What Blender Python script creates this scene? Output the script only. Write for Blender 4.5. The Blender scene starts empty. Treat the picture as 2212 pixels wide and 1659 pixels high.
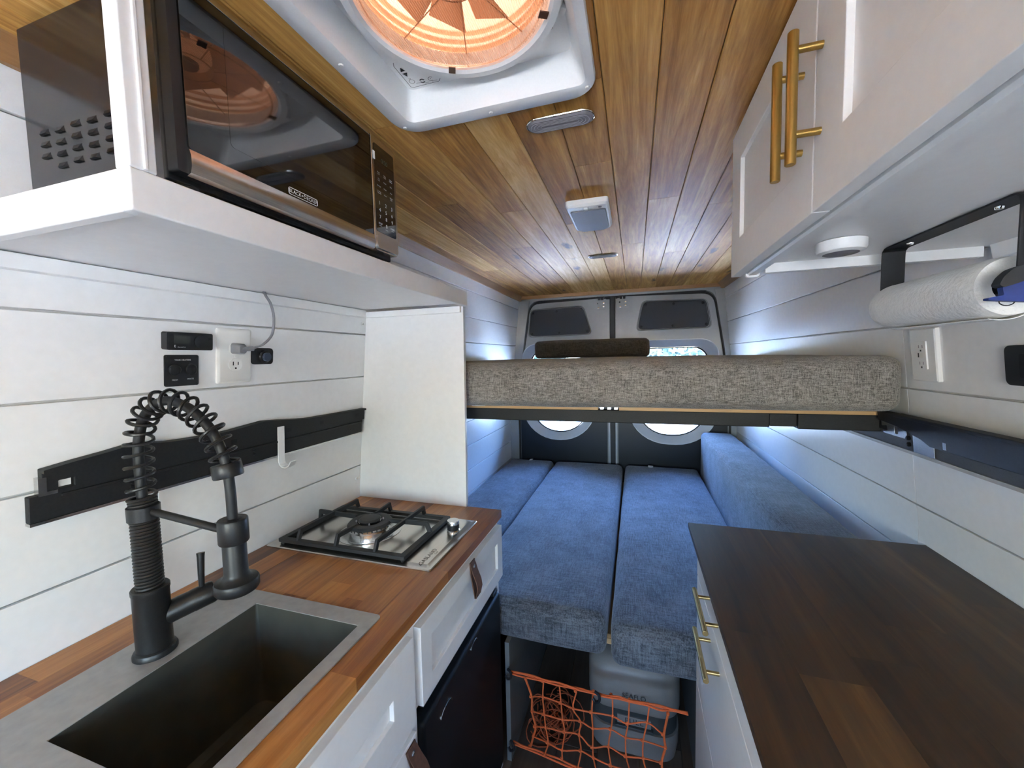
import bpy, bmesh, math, random
from mathutils import Vector, Matrix, noise
from mathutils.geometry import tessellate_polygon

random.seed(7)
scn = bpy.context.scene
COL = scn.collection

# ------------------------------------------------------------------ camera
R2 = (0.9539, 0.2987, -0.0219)
cam_d = bpy.data.cameras.new('camera')
cam = bpy.data.objects.new('camera', cam_d)
COL.objects.link(cam)
_yaw, _pit, _rol = math.radians(17.384), math.radians(-3.852), math.radians(-1.2606)
_fw = Vector((-math.sin(_yaw) * math.cos(_pit), math.cos(_yaw) * math.cos(_pit), math.sin(_pit)))
_rt = Vector((math.cos(_yaw), math.sin(_yaw), 0))
_up = _rt.cross(_fw)
_r2 = _rt * math.cos(_rol) + _up * math.sin(_rol)
_u2 = -_rt * math.sin(_rol) + _up * math.cos(_rol)
M = Matrix((( _r2.x, _u2.x, -_fw.x, 0.0), (_r2.y, _u2.y, -_fw.y, 0.0), (_r2.z, _u2.z, -_fw.z, 1.415), (0, 0, 0, 1)))
cam.matrix_world = M
cam_d.sensor_width = 36.0
cam_d.lens = 849.79 / 2212 * 36.0
cam_d.clip_start = 0.01
cam_d.clip_end = 300
scn.camera = cam

# ------------------------------------------------------------------ world, sun, big lights, exposure
scn.view_settings.view_transform = 'Standard'
scn.view_settings.look = 'None'
scn.view_settings.gamma = 1.0
scn.view_settings.use_curve_mapping = False
scn.view_settings.exposure = 4.4
scn.cycles.use_denoising = True
scn.cycles.max_bounces = 10
scn.cycles.diffuse_bounces = 6
scn.cycles.transparent_max_bounces = 16
scn.cycles.sample_clamp_indirect = 6.0
scn.cycles.caustics_reflective = False

SKY = 1.0
YFRONT = -1.75
world = bpy.data.worlds.new('world')
scn.world = world
world.use_nodes = True
wn = world.node_tree.nodes
wl = world.node_tree.links
bg = wn['Background']
sky = wn.new('ShaderNodeTexSky')
sky.sky_type = 'NISHITA'
sky.sun_disc = False
sky.sun_elevation = math.radians(52)
sky.sun_rotation = math.radians(257)
sky.air_density = 1.6
sky.ozone_density = 2.2
wl.new(sky.outputs[0], bg.inputs[0])
bg.inputs[1].default_value = SKY


def light(name, kind, loc, rot, energy, color=(1, 1, 1), size=None, portal=False):
    d = bpy.data.lights.new(name, kind)
    d.energy = energy
    d.color = color
    if kind == 'AREA':
        d.shape = 'RECTANGLE'
        d.size, d.size_y = size
        if portal:
            d.cycles.is_portal = True
    if kind == 'SUN':
        d.angle = math.radians(0.6)
    o = bpy.data.objects.new(name, d)
    o.location = loc
    o.rotation_euler = rot
    COL.objects.link(o)
    return o


R = math.radians
light('sun', 'SUN', (0, 0, 6), (R(8), R(-32), 0), 14.0, (1.0, 0.975, 0.95))
# sky portals at the added side, cab and windscreen openings and the two rear windows
light('added_side_portal', 'AREA', (0.80, -0.86, 1.27), (0, R(90), 0), 1, (1, 1, 1), (0.52, 0.64), True)
light('added_cab_portal', 'AREA', (-1.06, -1.17, 1.30), (0, R(-90), 0), 1, (1, 1, 1), (0.62, 0.88), True)
light('added_front_portal', 'AREA', (-0.13, YFRONT - 0.08, 1.28), (R(90), 0, 0), 1, (1, 1, 1), (1.30, 0.60), True)
light('rear_window_portal', 'AREA', (-0.585, 3.20, 1.13), (R(-90), 0, 0), 1, (1, 1, 1), (0.5, 0.7), True)
light('rear_window_portal', 'AREA', (0.27, 3.20, 1.13), (R(-90), 0, 0), 1, (1, 1, 1), (0.5, 0.7), True)


# ------------------------------------------------------------------ material helpers
def nodes_of(name):
    m = bpy.data.materials.new(name)
    m.use_nodes = True
    nt = m.node_tree
    return m, nt, nt.nodes['Principled BSDF']


def N(nt, t, **kw):
    n = nt.nodes.new(t)
    for k, v in kw.items():
        if k.startswith('i_'):
            key = k[2:]
            key = int(key) if key.isdigit() else key.replace('_', ' ')
            n.inputs[key].default_value = v
        else:
            setattr(n, k, v)
    return n


def L(nt, a, b):
    nt.links.new(a, b)


def coords(nt, scale=(1, 1, 1), rnd=0.0):
    tc = N(nt, 'ShaderNodeTexCoord')
    mp = N(nt, 'ShaderNodeMapping')
    mp.inputs['Scale'].default_value = scale
    src = tc.outputs['Object']
    if rnd:
        oi = N(nt, 'ShaderNodeObjectInfo')
        mul = N(nt, 'ShaderNodeMath', operation='MULTIPLY')
        mul.inputs[1].default_value = rnd
        L(nt, oi.outputs['Random'], mul.inputs[0])
        add = N(nt, 'ShaderNodeVectorMath', operation='ADD')
        L(nt, tc.outputs['Object'], add.inputs[0])
        L(nt, mul.outputs[0], add.inputs[1])
        src = add.outputs[0]
    L(nt, src, mp.inputs['Vector'])
    return mp.outputs[0]


def ramp(nt, fac, stops):
    r = N(nt, 'ShaderNodeValToRGB')
    el = r.color_ramp.elements
    while len(el) < len(stops):
        el.new(0.5)
    for e, (p, c) in zip(el, stops):
        e.position = p
        e.color = (*c, 1)
    L(nt, fac, r.inputs[0])
    return r.outputs[0]


def bump(nt, h, strength, dist, bsdf):
    b = N(nt, 'ShaderNodeBump')
    b.inputs['Strength'].default_value = strength
    b.inputs['Distance'].default_value = dist
    L(nt, h, b.inputs['Height'])
    L(nt, b.outputs[0], bsdf.inputs['Normal'])


def plain(name, col, rough=0.5, metal=0.0, spec=0.5, var=0.06, nscale=40, bmp=0.0, coat=0.0, dist=0.0005):
    """one colour with slight procedural variation and optional fine relief"""
    m, nt, b = nodes_of(name)
    v = coords(nt)
    nz = N(nt, 'ShaderNodeTexNoise')
    nz.inputs['Scale'].default_value = nscale
    nz.inputs['Detail'].default_value = 4
    L(nt, v, nz.inputs['Vector'])
    lo = tuple(max(0, c * (1 - var)) for c in col)
    hi = tuple(min(1, c * (1 + var)) for c in col)
    L(nt, ramp(nt, nz.outputs[0], [(0.3, lo), (0.7, hi)]), b.inputs['Base Color'])
    b.inputs['Roughness'].default_value = rough
    b.inputs['Metallic'].default_value = metal
    b.inputs['Specular IOR Level'].default_value = spec
    b.inputs['Coat Weight'].default_value = coat
    b.inputs['Coat Roughness'].default_value = 0.08
    if bmp:
        bump(nt, nz.outputs[0], bmp, dist, b)
    return m


def wood(name, stops, rough=0.45, along='Y', freq=26, knots=0.0, tint=0.35, coat=0.0, stretch=0.06, spec=0.5):
    """grain runs along the given local axis; each object gets its own tone"""
    m, nt, b = nodes_of(name)
    s = {'X': (stretch, 1, 1), 'Y': (1, stretch, 1), 'Z': (1, 1, stretch)}[along]
    v = coords(nt, s, 37.0)
    n1 = N(nt, 'ShaderNodeTexNoise', i_Scale=freq, i_Detail=6.0, i_Roughness=0.62, i_Distortion=1.6)
    L(nt, v, n1.inputs['Vector'])
    n2 = N(nt, 'ShaderNodeTexNoise', i_Scale=freq * 7, i_Detail=3.0, i_Roughness=0.7)
    L(nt, v, n2.inputs['Vector'])
    n3 = N(nt, 'ShaderNodeTexNoise', i_Scale=freq * 0.28, i_Detail=2.0)
    L(nt, v, n3.inputs['Vector'])
    mx = N(nt, 'ShaderNodeMix', data_type='FLOAT')
    mx.inputs['Factor'].default_value = 0.28
    L(nt, n1.outputs[0], mx.inputs[2])
    L(nt, n2.outputs[0], mx.inputs[3])
    mx2 = N(nt, 'ShaderNodeMix', data_type='FLOAT')
    mx2.inputs['Factor'].default_value = 0.35
    L(nt, mx.outputs[0], mx2.inputs[2])
    L(nt, n3.outputs[0], mx2.inputs[3])
    oi = N(nt, 'ShaderNodeObjectInfo')
    sh = N(nt, 'ShaderNodeMath', operation='MULTIPLY_ADD')
    sh.inputs[1].default_value = tint
    sh.inputs[2].default_value = -tint / 2
    L(nt, oi.outputs['Random'], sh.inputs[0])
    ad = N(nt, 'ShaderNodeMath', operation='ADD')
    L(nt, mx2.outputs[0], ad.inputs[0])
    L(nt, sh.outputs[0], ad.inputs[1])
    col = ramp(nt, ad.outputs[0], stops)
    if knots:
        s2 = {'X': (0.33, 1, 1), 'Y': (1, 0.33, 1), 'Z': (1, 1, 0.33)}[along]
        v2 = coords(nt, s2, 61.0)
        vo = N(nt, 'ShaderNodeTexVoronoi', feature='F1', i_Scale=knots, i_Randomness=1.0)
        L(nt, v2, vo.inputs['Vector'])
        nk = N(nt, 'ShaderNodeTexNoise', i_Scale=60.0)
        L(nt, v2, nk.inputs['Vector'])
        ma = N(nt, 'ShaderNodeMath', operation='MULTIPLY_ADD')
        ma.inputs[1].default_value = 0.22
        L(nt, nk.outputs[0], ma.inputs[0])
        L(nt, vo.outputs['Distance'], ma.inputs[2])
        kf = N(nt, 'ShaderNodeMapRange')
        kf.inputs['From Min'].default_value = 0.17
        kf.inputs['From Max'].default_value = 0.27
        kf.inputs['To Min'].default_value = 0.85
        kf.inputs['To Max'].default_value = 0.0
        L(nt, ma.outputs[0], kf.inputs['Value'])
        mc = N(nt, 'ShaderNodeMix', data_type='RGBA')
        L(nt, kf.outputs[0], mc.inputs['Factor'])
        L(nt, col, mc.inputs[6])
        mc.inputs[7].default_value = (0.055, 0.024, 0.010, 1)
        col = mc.outputs[2]
    L(nt, col, b.inputs['Base Color'])
    b.inputs['Roughness'].default_value = rough
    b.inputs['Specular IOR Level'].default_value = spec
    b.inputs['Coat Weight'].default_value = coat
    b.inputs['Coat Roughness'].default_value = 0.25
    bump(nt, mx.outputs[0], 0.25, 0.0008, b)
    return m


def tweed(name, dark, light_, scale=420, rough=0.9, patch=0.25):
    m, nt, b = nodes_of(name)
    outs = []
    for s in ((1, 0.09, 1), (0.09, 1, 0.5), (1, 1, 0.09)):
        n = N(nt, 'ShaderNodeTexNoise', i_Scale=float(scale), i_Detail=2.0, i_Roughness=0.6)
        L(nt, coords(nt, s), n.inputs['Vector'])
        outs.append(n.outputs[0])
    a = N(nt, 'ShaderNodeMath', operation='ADD')
    L(nt, outs[0], a.inputs[0])
    L(nt, outs[1], a.inputs[1])
    a2 = N(nt, 'ShaderNodeMath', operation='ADD')
    L(nt, a.outputs[0], a2.inputs[0])
    L(nt, outs[2], a2.inputs[1])
    big = N(nt, 'ShaderNodeTexNoise', i_Scale=9.0, i_Detail=5.0)
    L(nt, coords(nt), big.inputs['Vector'])
    a3 = N(nt, 'ShaderNodeMath', operation='MULTIPLY_ADD')
    a3.inputs[1].default_value = patch
    L(nt, big.outputs[0], a3.inputs[0])
    L(nt, a2.outputs[0], a3.inputs[2])
    mr = N(nt, 'ShaderNodeMapRange')
    mr.inputs['From Min'].default_value = 1.22 + patch * 0.5
    mr.inputs['From Max'].default_value = 1.82 + patch * 0.5
    L(nt, a3.outputs[0], mr.inputs['Value'])
    L(nt, ramp(nt, mr.outputs[0], [(0.0, dark), (1.0, light_)]), b.inputs['Base Color'])
    b.inputs['Roughness'].default_value = rough
    b.inputs['Specular IOR Level'].default_value = 0.15
    b.inputs['Sheen Weight'].default_value = 0.25
    bump(nt, a2.outputs[0], 0.5, 0.001, b)
    return m


def brushed(name, col, rough=0.28, along='Y', streak=0.12):
    m, nt, b = nodes_of(name)
    s = {'X': (0.02, 1, 1), 'Y': (1, 0.02, 1), 'Z': (1, 1, 0.02)}[along]
    n = N(nt, 'ShaderNodeTexNoise', i_Scale=900.0, i_Detail=2.0)
    L(nt, coords(nt, s), n.inputs['Vector'])
    lo = tuple(c * (1 - streak) for c in col)
    hi = tuple(min(1, c * (1 + streak)) for c in col)
    L(nt, ramp(nt, n.outputs[0], [(0.3, lo), (0.7, hi)]), b.inputs['Base Color'])
    b.inputs['Metallic'].default_value = 1.0
    b.inputs['Roughness'].default_value = rough
    bump(nt, n.outputs[0], 0.08, 0.0003, b)
    return m


MAT = {}
MAT['white'] = plain('white_wall_paint', (0.80, 0.80, 0.795), 0.32, var=0.02, nscale=60, bmp=0.05)
MAT['cabwhite'] = plain('white_cabinet_paint', (0.80, 0.79, 0.775), 0.36, var=0.015, nscale=80, bmp=0.04)
MAT['plastic'] = plain('white_plastic', (0.80, 0.80, 0.79), 0.35, var=0.015, nscale=300, bmp=0.06, dist=0.0002)
MAT['ivory'] = plain('ivory_plastic', (0.78, 0.77, 0.73), 0.3, var=0.01)
MAT['cedar'] = wood('cedar_plank', [(0.33, (0.22, 0.085, 0.016)), (0.45, (0.46, 0.215, 0.050)), (0.55, (0.66, 0.355, 0.095)), (0.68, (0.88, 0.60, 0.25))], 0.55, 'Y', 30, knots=7.5, tint=0.17, coat=0.0, spec=0.22)
MAT['cedartrim'] = wood('cedar_trim', [(0.3, (0.25, 0.12, 0.045)), (0.55, (0.40, 0.22, 0.09)), (0.75, (0.50, 0.30, 0.14))], 0.45, 'Y', 30)
MAT['cedartrimx'] = wood('cedar_trim_cross', [(0.3, (0.25, 0.11, 0.04)), (0.55, (0.38, 0.19, 0.075)), (0.75, (0.48, 0.27, 0.12))], 0.45, 'X', 30)
MAT['acacia'] = wood('acacia_block', [(0.30, (0.085, 0.025, 0.005)), (0.44, (0.24, 0.078, 0.015)), (0.56, (0.37, 0.140, 0.028)), (0.72, (0.56, 0.26, 0.070))], 0.38, 'Y', 22, tint=0.22, coat=0.12)
MAT['acaciashade'] = wood('acacia_block_shaded', [(0.32, (0.020, 0.009, 0.0035)), (0.46, (0.056, 0.026, 0.008)), (0.58, (0.100, 0.048, 0.014)), (0.72, (0.20, 0.100, 0.030))], 0.48, 'Y', 14, tint=0.13, coat=0.0)  # darker copy of the acacia, shade under the wall cabinet put into it
MAT['floorwood'] = wood('floor_vinyl', [(0.3, (0.05, 0.033, 0.022)), (0.5, (0.11, 0.075, 0.05)), (0.75, (0.18, 0.13, 0.09))], 0.5, 'Y', 14, tint=0.2)
MAT['ply'] = wood('birch_plywood', [(0.3, (0.42, 0.24, 0.10)), (0.6, (0.60, 0.38, 0.18)), (0.8, (0.68, 0.47, 0.25))], 0.5, 'X', 20)
MAT['tweed'] = tweed('grey_brown_tweed', (0.095, 0.088, 0.082), (0.42, 0.39, 0.36), 620)
MAT['bluegrey'] = tweed('slate_chenille', (0.046, 0.049, 0.055), (0.172, 0.181, 0.199), 300, patch=0.7)
MAT['taupe'] = tweed('dark_taupe_fabric', (0.038, 0.034, 0.031), (0.11, 0.10, 0.093))
MAT['black'] = plain('black_metal', (0.013, 0.013, 0.014), 0.55, spec=0.35, var=0.2, nscale=200, bmp=0.05)
MAT['blackrub'] = plain('black_plastic', (0.010, 0.010, 0.011), 0.5, var=0.1)
MAT['matteblack'] = plain('matte_black_faucet', (0.022, 0.021, 0.021), 0.36, metal=0.4, var=0.1, nscale=300)
MAT['iron'] = plain('cast_iron', (0.018, 0.018, 0.019), 0.55, var=0.2, nscale=500, bmp=0.35)
MAT['fridge'] = plain('black_fridge', (0.006, 0.006, 0.007), 0.5, spec=0.3, var=0.1)
MAT['brass'] = brushed('brushed_brass', (0.52, 0.34, 0.10), 0.30, 'Z', 0.08)
MAT['brassy'] = brushed('brushed_brass_y', (0.62, 0.45, 0.20), 0.26, 'Y', 0.08)
MAT['steel'] = brushed('brushed_steel', (0.62, 0.61, 0.60), 0.24, 'Y', 0.10)
MAT['steelx'] = brushed('brushed_steel_x', (0.60, 0.57, 0.53), 0.25, 'Y', 0.08)
MAT['chrome'] = plain('chrome', (0.80, 0.80, 0.80), 0.08, metal=1.0, var=0.02)
MAT['sinkrim'] = plain('sink_rim_grey', (0.36, 0.35, 0.335), 0.42, metal=0.35, var=0.08, nscale=60)
MAT['basin'] = plain('gunmetal_basin_shaded', (0.060, 0.057, 0.045), 0.5, metal=0.2, var=0.12, nscale=25)  # shadow inside the bowl put into a darker grey than the rim
MAT['leather'] = plain('brown_leather', (0.115, 0.048, 0.026), 0.55, var=0.25, nscale=120, bmp=0.3)
MAT['orange'] = plain('orange_cord', (0.72, 0.135, 0.030), 0.7, var=0.2, nscale=800, bmp=0.5)
MAT['vanpaint'] = plain('silver_van_paint', (0.36, 0.365, 0.36), 0.16, var=0.02, spec=0.6, coat=0.6)
MAT['darkpanel'] = plain('charcoal_panel', (0.062, 0.063, 0.068), 0.75, spec=0.3, var=0.15, nscale=600, bmp=0.3)
MAT['blackpanel'] = plain('black_door_trim', (0.010, 0.011, 0.014), 0.33, var=0.15, nscale=400, bmp=0.15)
MAT['rimgrey'] = plain('pale_window_surround', (0.56, 0.585, 0.62), 0.4, var=0.02)
MAT['greycord'] = plain('grey_cord', (0.20, 0.20, 0.215), 0.4, var=0.05)
MAT['paper'] = plain('paper_towel', (0.80, 0.79, 0.76), 0.95, var=0.03, nscale=160, bmp=0.7, spec=0.1, dist=0.002)
MAT['blue'] = plain('blue_plastic', (0.010, 0.030, 0.185), 0.35, var=0.15)
MAT['toilet'] = plain('toilet_plastic', (0.25, 0.22, 0.19), 0.5, var=0.04, nscale=300, bmp=0.2)
MAT['toiletdark'] = plain('toilet_dark_band', (0.055, 0.056, 0.050), 0.5, var=0.08)
MAT['inkdark'] = plain('dark_print', (0.02, 0.02, 0.02), 0.6)
MAT['inkgrey'] = plain('grey_print', (0.22, 0.20, 0.18), 0.6)
MAT['inkwhite'] = plain('white_print', (0.72, 0.72, 0.72), 0.5)
MAT['lcd'] = plain('lcd_screen', (0.035, 0.040, 0.038), 0.2)
MAT['whitetag'] = plain('white_label', (0.8, 0.8, 0.8), 0.6)
MAT['lensgrey'] = plain('grey_lamp_lens', (0.20, 0.185, 0.20), 0.5, spec=0.3, var=0.06, nscale=400, bmp=0.2)
MAT['concrete'] = plain('pale_ground', (0.72, 0.62, 0.47), 0.85, var=0.12, nscale=6)
MAT['leaf'] = plain('foliage', (0.026, 0.048, 0.030), 0.6, var=0.5, nscale=8)
MAT['bark'] = plain('bark', (0.10, 0.07, 0.05), 0.9, var=0.4, nscale=20, bmp=0.5)
MAT['alloy'] = plain('dull_alloy', (0.36, 0.34, 0.31), 0.6, metal=0.2, var=0.05)
MAT['rib'] = plain('clear_rib', (0.34, 0.33, 0.34), 0.4, var=0.05)
MAT['benchgrey'] = plain('grey_bench_paint', (0.16, 0.16, 0.15), 0.6, var=0.05)
MAT['caulk'] = plain('roof_insulation', (0.25, 0.25, 0.25), 0.8)


def glossy_black_glass():
    m, nt, b = nodes_of('black_oven_glass')
    n = N(nt, 'ShaderNodeTexNoise', i_Scale=8.0)
    L(nt, coords(nt), n.inputs['Vector'])
    L(nt, ramp(nt, n.outputs[0], [(0.3, (0.004, 0.004, 0.004)), (0.7, (0.007, 0.007, 0.007))]), b.inputs['Base Color'])
    b.inputs['Roughness'].default_value = 0.03
    b.inputs['IOR'].default_value = 1.9
    return m


MAT['ovenglass'] = glossy_black_glass()


def mesh_glass():
    m, nt, b = nodes_of('oven_window_screen')
    v = coords(nt)
    vo = N(nt, 'ShaderNodeTexVoronoi', i_Scale=700.0, i_Randomness=0.0)
    L(nt, v, vo.inputs['Vector'])
    L(nt, ramp(nt, vo.outputs['Distance'], [(0.3, (0.006, 0.006, 0.006)), (0.5, (0.035, 0.033, 0.032))]), b.inputs['Base Color'])
    b.inputs['Roughness'].default_value = 0.05
    b.inputs['IOR'].default_value = 1.9
    return m


MAT['ovenscreen'] = mesh_glass()


def thin_glass(name, tint, gloss=0.08, rough=0.02, scr=False):
    m = bpy.data.materials.new(name)
    m.use_nodes = True
    nt = m.node_tree
    nt.nodes.remove(nt.nodes['Principled BSDF'])
    out = nt.nodes['Material Output']
    tr = N(nt, 'ShaderNodeBsdfTransparent')
    tr.inputs[0].default_value = (*tint, 1)
    gl = N(nt, 'ShaderNodeBsdfGlossy')
    gl.inputs['Roughness'].default_value = rough
    fr = N(nt, 'ShaderNodeFresnel')
    fr.inputs[0].default_value = 1.45
    ad = N(nt, 'ShaderNodeMath', operation='MULTIPLY')
    ad.inputs[1].default_value = gloss / 0.04
    L(nt, fr.outputs[0], ad.inputs[0])
    mx = N(nt, 'ShaderNodeMixShader')
    L(nt, ad.outputs[0], mx.inputs[0])
    src = tr.outputs[0]
    if scr:
        # fine insect screen woven into the lens
        wv = N(nt, 'ShaderNodeTexWave', wave_type='BANDS', bands_direction='X', i_Scale=95.0)
        L(nt, coords(nt), wv.inputs['Vector'])
        df = N(nt, 'ShaderNodeBsdfTranslucent')
        df.inputs[0].default_value = (0.85, 0.66, 0.52, 1)
        m2 = N(nt, 'ShaderNodeMixShader')
        mr = N(nt, 'ShaderNodeMapRange')
        mr.inputs['From Min'].default_value = 0.55
        mr.inputs['From Max'].default_value = 0.95
        mr.inputs['To Min'].default_value = 0.10
        mr.inputs['To Max'].default_value = 0.42
        L(nt, wv.outputs['Fac'], mr.inputs['Value'])
        L(nt, mr.outputs[0], m2.inputs[0])
        L(nt, src, m2.inputs[1])
        L(nt, df.outputs[0], m2.inputs[2])
        src = m2.outputs[0]
    L(nt, src, mx.inputs[1])
    L(nt, gl.outputs[0], mx.inputs[2])
    L(nt, mx.outputs[0], out.inputs[0])
    return m


MAT['glass'] = thin_glass('tinted_rear_glass', (0.47, 0.565, 0.74), 0.04)  # blue tint put in to cool and dim light from the rear
MAT['dimglass'] = thin_glass('dimming_glass', (0.49, 0.515, 0.57), 0.04)  # grey tint put in to weaken daylight from the front windows
MAT['fanlens'] = thin_glass('ribbed_fan_lens', (1.0, 0.90, 0.82), 0.03, 0.15, True)


def translucent(name, col, dif=0.2):
    m = bpy.data.materials.new(name)
    m.use_nodes = True
    nt = m.node_tree
    nt.nodes.remove(nt.nodes['Principled BSDF'])
    out = nt.nodes['Material Output']
    nz = N(nt, 'ShaderNodeTexNoise', i_Scale=9.0)
    L(nt, coords(nt), nz.inputs['Vector'])
    c = ramp(nt, nz.outputs[0], [(0.3, tuple(x * 0.9 for x in col)), (0.7, col)])
    t = N(nt, 'ShaderNodeBsdfTranslucent')
    d = N(nt, 'ShaderNodeBsdfDiffuse')
    L(nt, c, t.inputs[0])
    L(nt, c, d.inputs[0])
    mx = N(nt, 'ShaderNodeMixShader')
    mx.inputs[0].default_value = dif
    L(nt, t.outputs[0], mx.inputs[1])
    L(nt, d.outputs[0], mx.inputs[2])
    L(nt, mx.outputs[0], out.inputs[0])
    return m


MAT['amberlid'] = translucent('amber_fan_lid', (0.043, 0.028, 0.0198), 0.1)
MAT['amberblade'] = translucent('amber_fan_blade', (0.55, 0.40, 0.30), 0.35)
MAT['amberbody'] = translucent('amber_fan_shroud', (0.90, 0.72, 0.58), 0.4)

# ------------------------------------------------------------------ geometry helpers
WL = {}          # world origin of every object, so that meshes can be written in world coordinates


class Fr:
    """a local frame: o origin, u right, v up, n out"""
    def __init__(s, o, u, v, n):
        s.o, s.u, s.v, s.n = Vector(o), Vector(u).normalized(), Vector(v).normalized(), Vector(n).normalized()

    def __call__(s, a, b, c=0.0):
        return s.o + s.u * a + s.v * b + s.n * c


def IDN(a, b, c=0.0):
    return Vector((a, b, c))


class MB:
    def __init__(s, T=None):
        s.v, s.f, s.T = [], [], T

    def add(s, p):
        s.v.append(s.T(*p) if s.T else Vector(p))
        return len(s.v) - 1

    def box(s, x0, x1, y0, y1, z0, z1):
        i = [s.add((x, y, z)) for x in (x0, x1) for y in (y0, y1) for z in (z0, z1)]
        for q in ((0, 1, 3, 2), (4, 6, 7, 5), (0, 4, 5, 1), (2, 3, 7, 6), (0, 2, 6, 4), (1, 5, 7, 3)):
            s.f.append([i[k] for k in q])
        return s

    def loft(s, rings, cap=True, closed=True):
        idx = [[s.add(p) for p in r] for r in rings]
        n = len(idx[0])
        for a, b in zip(idx, idx[1:]):
            for k in range(n if closed else n - 1):
                s.f.append([a[k], a[(k + 1) % n], b[(k + 1) % n], b[k]])
        if cap:
            s.f.append(idx[0][::-1])
            s.f.append(idx[-1])
        return s

    def prism(s, poly, axis, a0, a1):
        """poly in the two other axes (cyclic order of x,y,z), extruded on the axis"""
        def P(u, v, a):
            return {'x': (a, u, v), 'y': (u, a, v), 'z': (u, v, a)}[axis]
        return s.loft([[P(u, v, a0) for u, v in poly], [P(u, v, a1) for u, v in poly]])

    def tube(s, path, r, n=10, closed=False):
        path = [Vector(p) for p in path]
        m = len(path)
        rad = r if callable(r) else (lambda t: r)
        up = None
        rings = []
        for i, p in enumerate(path):
            if closed:
                t = path[(i + 1) % m] - path[i - 1]
            else:
                t = path[min(i + 1, m - 1)] - path[max(i - 1, 0)]
            t.normalize()
            if up is None:
                a = Vector((0, 0, 1)) if abs(t.z) < 0.9 else Vector((1, 0, 0))
                up = (a - t * a.dot(t)).normalized()
            else:
                up = (up - t * up.dot(t)).normalized()
            w = t.cross(up)
            q = rad(i / max(1, m - 1))
            rings.append([p + (up * math.cos(2 * math.pi * k / n) + w * math.sin(2 * math.pi * k / n)) * q for k in range(n)])
        if closed:
            rings.append(rings[0])
            s.loft(rings, cap=False)
        else:
            s.loft(rings)
        return s

    def lathe(s, prof, c, ax=(0, 0, 1), n=28, cap=True):
        c, ax = Vector(c), Vector(ax).normalized()
        a = Vector((0, 0, 1)) if abs(ax.z) < 0.9 else Vector((1, 0, 0))
        e1 = (a - ax * a.dot(ax)).normalized()
        e2 = ax.cross(e1)
        rings = [[c + ax * h + (e1 * math.cos(2 * math.pi * k / n) + e2 * math.sin(2 * math.pi * k / n)) * max(r, 1e-5) for k in range(n)] for r, h in prof]
        return s.loft(rings, cap=cap)

    def plate(s, outline, holes, c0, c1):
        """flat plate with holes; local frame (a,b) with depth c0..c1"""
        polys = [[Vector((a, b, 0)) for a, b in q] for q in [outline] + list(holes)]
        flat = [p for q in polys for p in q]
        if holes:
            bm = bmesh.new()
            vs = [bm.verts.new(p) for p in flat]
            bm.verts.index_update()
            o, es = 0, []
            for q in polys:
                for k in range(len(q)):
                    es.append(bm.edges.new((vs[o + k], vs[o + (k + 1) % len(q)])))
                o += len(q)
            bmesh.ops.triangle_fill(bm, use_beauty=True, use_dissolve=False, edges=es)
            bm.verts.index_update()
            tris = [[v.index for v in f_.verts] for f_ in bm.faces]
            bm.free()
        else:
            tris = tessellate_polygon(polys)
        base0 = [s.add((p.x, p.y, c0)) for p in flat]
        base1 = [s.add((p.x, p.y, c1)) for p in flat]
        for t in tris:
            s.f.append([base1[k] for k in t])
            s.f.append([base0[k] for k in reversed(t)])
        o = 0
        for q in polys:
            n = len(q)
            for k in range(n):
                s.f.append([base0[o + k], base0[o + (k + 1) % n], base1[o + (k + 1) % n], base1[o + k]])
            o += n
        return s

    def cushion(s, x0, x1, y0, y1, z0, z1, r=0.03, puff=0.01, nx=24, ny=24, nz=8, wr=0.0015, seed=0.0, wscale=6.0, side=1.0, bot=0.0):
        c = Vector(((x0 + x1) / 2, (y0 + y1) / 2, (z0 + z1) / 2))
        h = Vector(((x1 - x0) / 2, (y1 - y0) / 2, (z1 - z0) / 2))
        cnt = (nx, ny, nz)

        def grid(n, hh):
            e = min(0.45, r / hh)
            inner = [(-1 + e) + (2 - 2 * e) * i / n for i in range(n + 1)]
            return [-1, -1 + e * 0.28, -1 + e * 0.62] + inner + [1 - e * 0.62, 1 - e * 0.28, 1]
        g = [grid(cnt[k], h[k]) for k in range(3)]
        key = {}

        def V(p):
            k = tuple(round(t, 6) for t in p)
            if k in key:
                return key[k]
            q = Vector([p[i] * h[i] for i in range(3)])
            inn = Vector([max(-(h[i] - r), min(h[i] - r, q[i])) for i in range(3)])
            d = q - inn
            if d.length > 1e-9:
                mx = max(abs(t) for t in d)
                d = d.normalized() * mx if mx < r else d.normalized() * r
            w = inn + d
            f = [1 - abs(p[i]) ** 4 for i in range(3)]
            w.x += side * math.copysign(puff * f[1] * f[2] * abs(p[0]) ** 6, p[0])
            w.y += math.copysign(puff * f[0] * f[2] * abs(p[1]) ** 6, p[1])
            w.z += (1.0 if p[2] > 0 else bot) * math.copysign(puff * f[0] * f[1] * abs(p[2]) ** 6, p[2])
            w = w + c
            if wr:
                nv = noise.noise_vector(w * wscale + Vector((seed, seed * 1.7, 0)))
                n2 = noise.noise_vector(Vector((w.x * 3, w.y * 30, w.z * 20)) + Vector((seed, 0, 0)))
                w = w + nv * wr + n2 * wr * 0.45
            key[k] = s.add(w)
            return key[k]
        for ax in range(3):
            a, b = [(1, 2), (2, 0), (0, 1)][ax]
            for sg in (-1, 1):
                for i in range(len(g[a]) - 1):
                    for j in range(len(g[b]) - 1):
                        q = []
                        for (di, dj) in ((0, 0), (1, 0), (1, 1), (0, 1)):
                            p = [0, 0, 0]
                            p[ax] = sg
                            p[a] = g[a][i + di]
                            p[b] = g[b][j + dj]
                            q.append(V(p))
                        s.f.append(q if sg > 0 else q[::-1])
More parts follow.
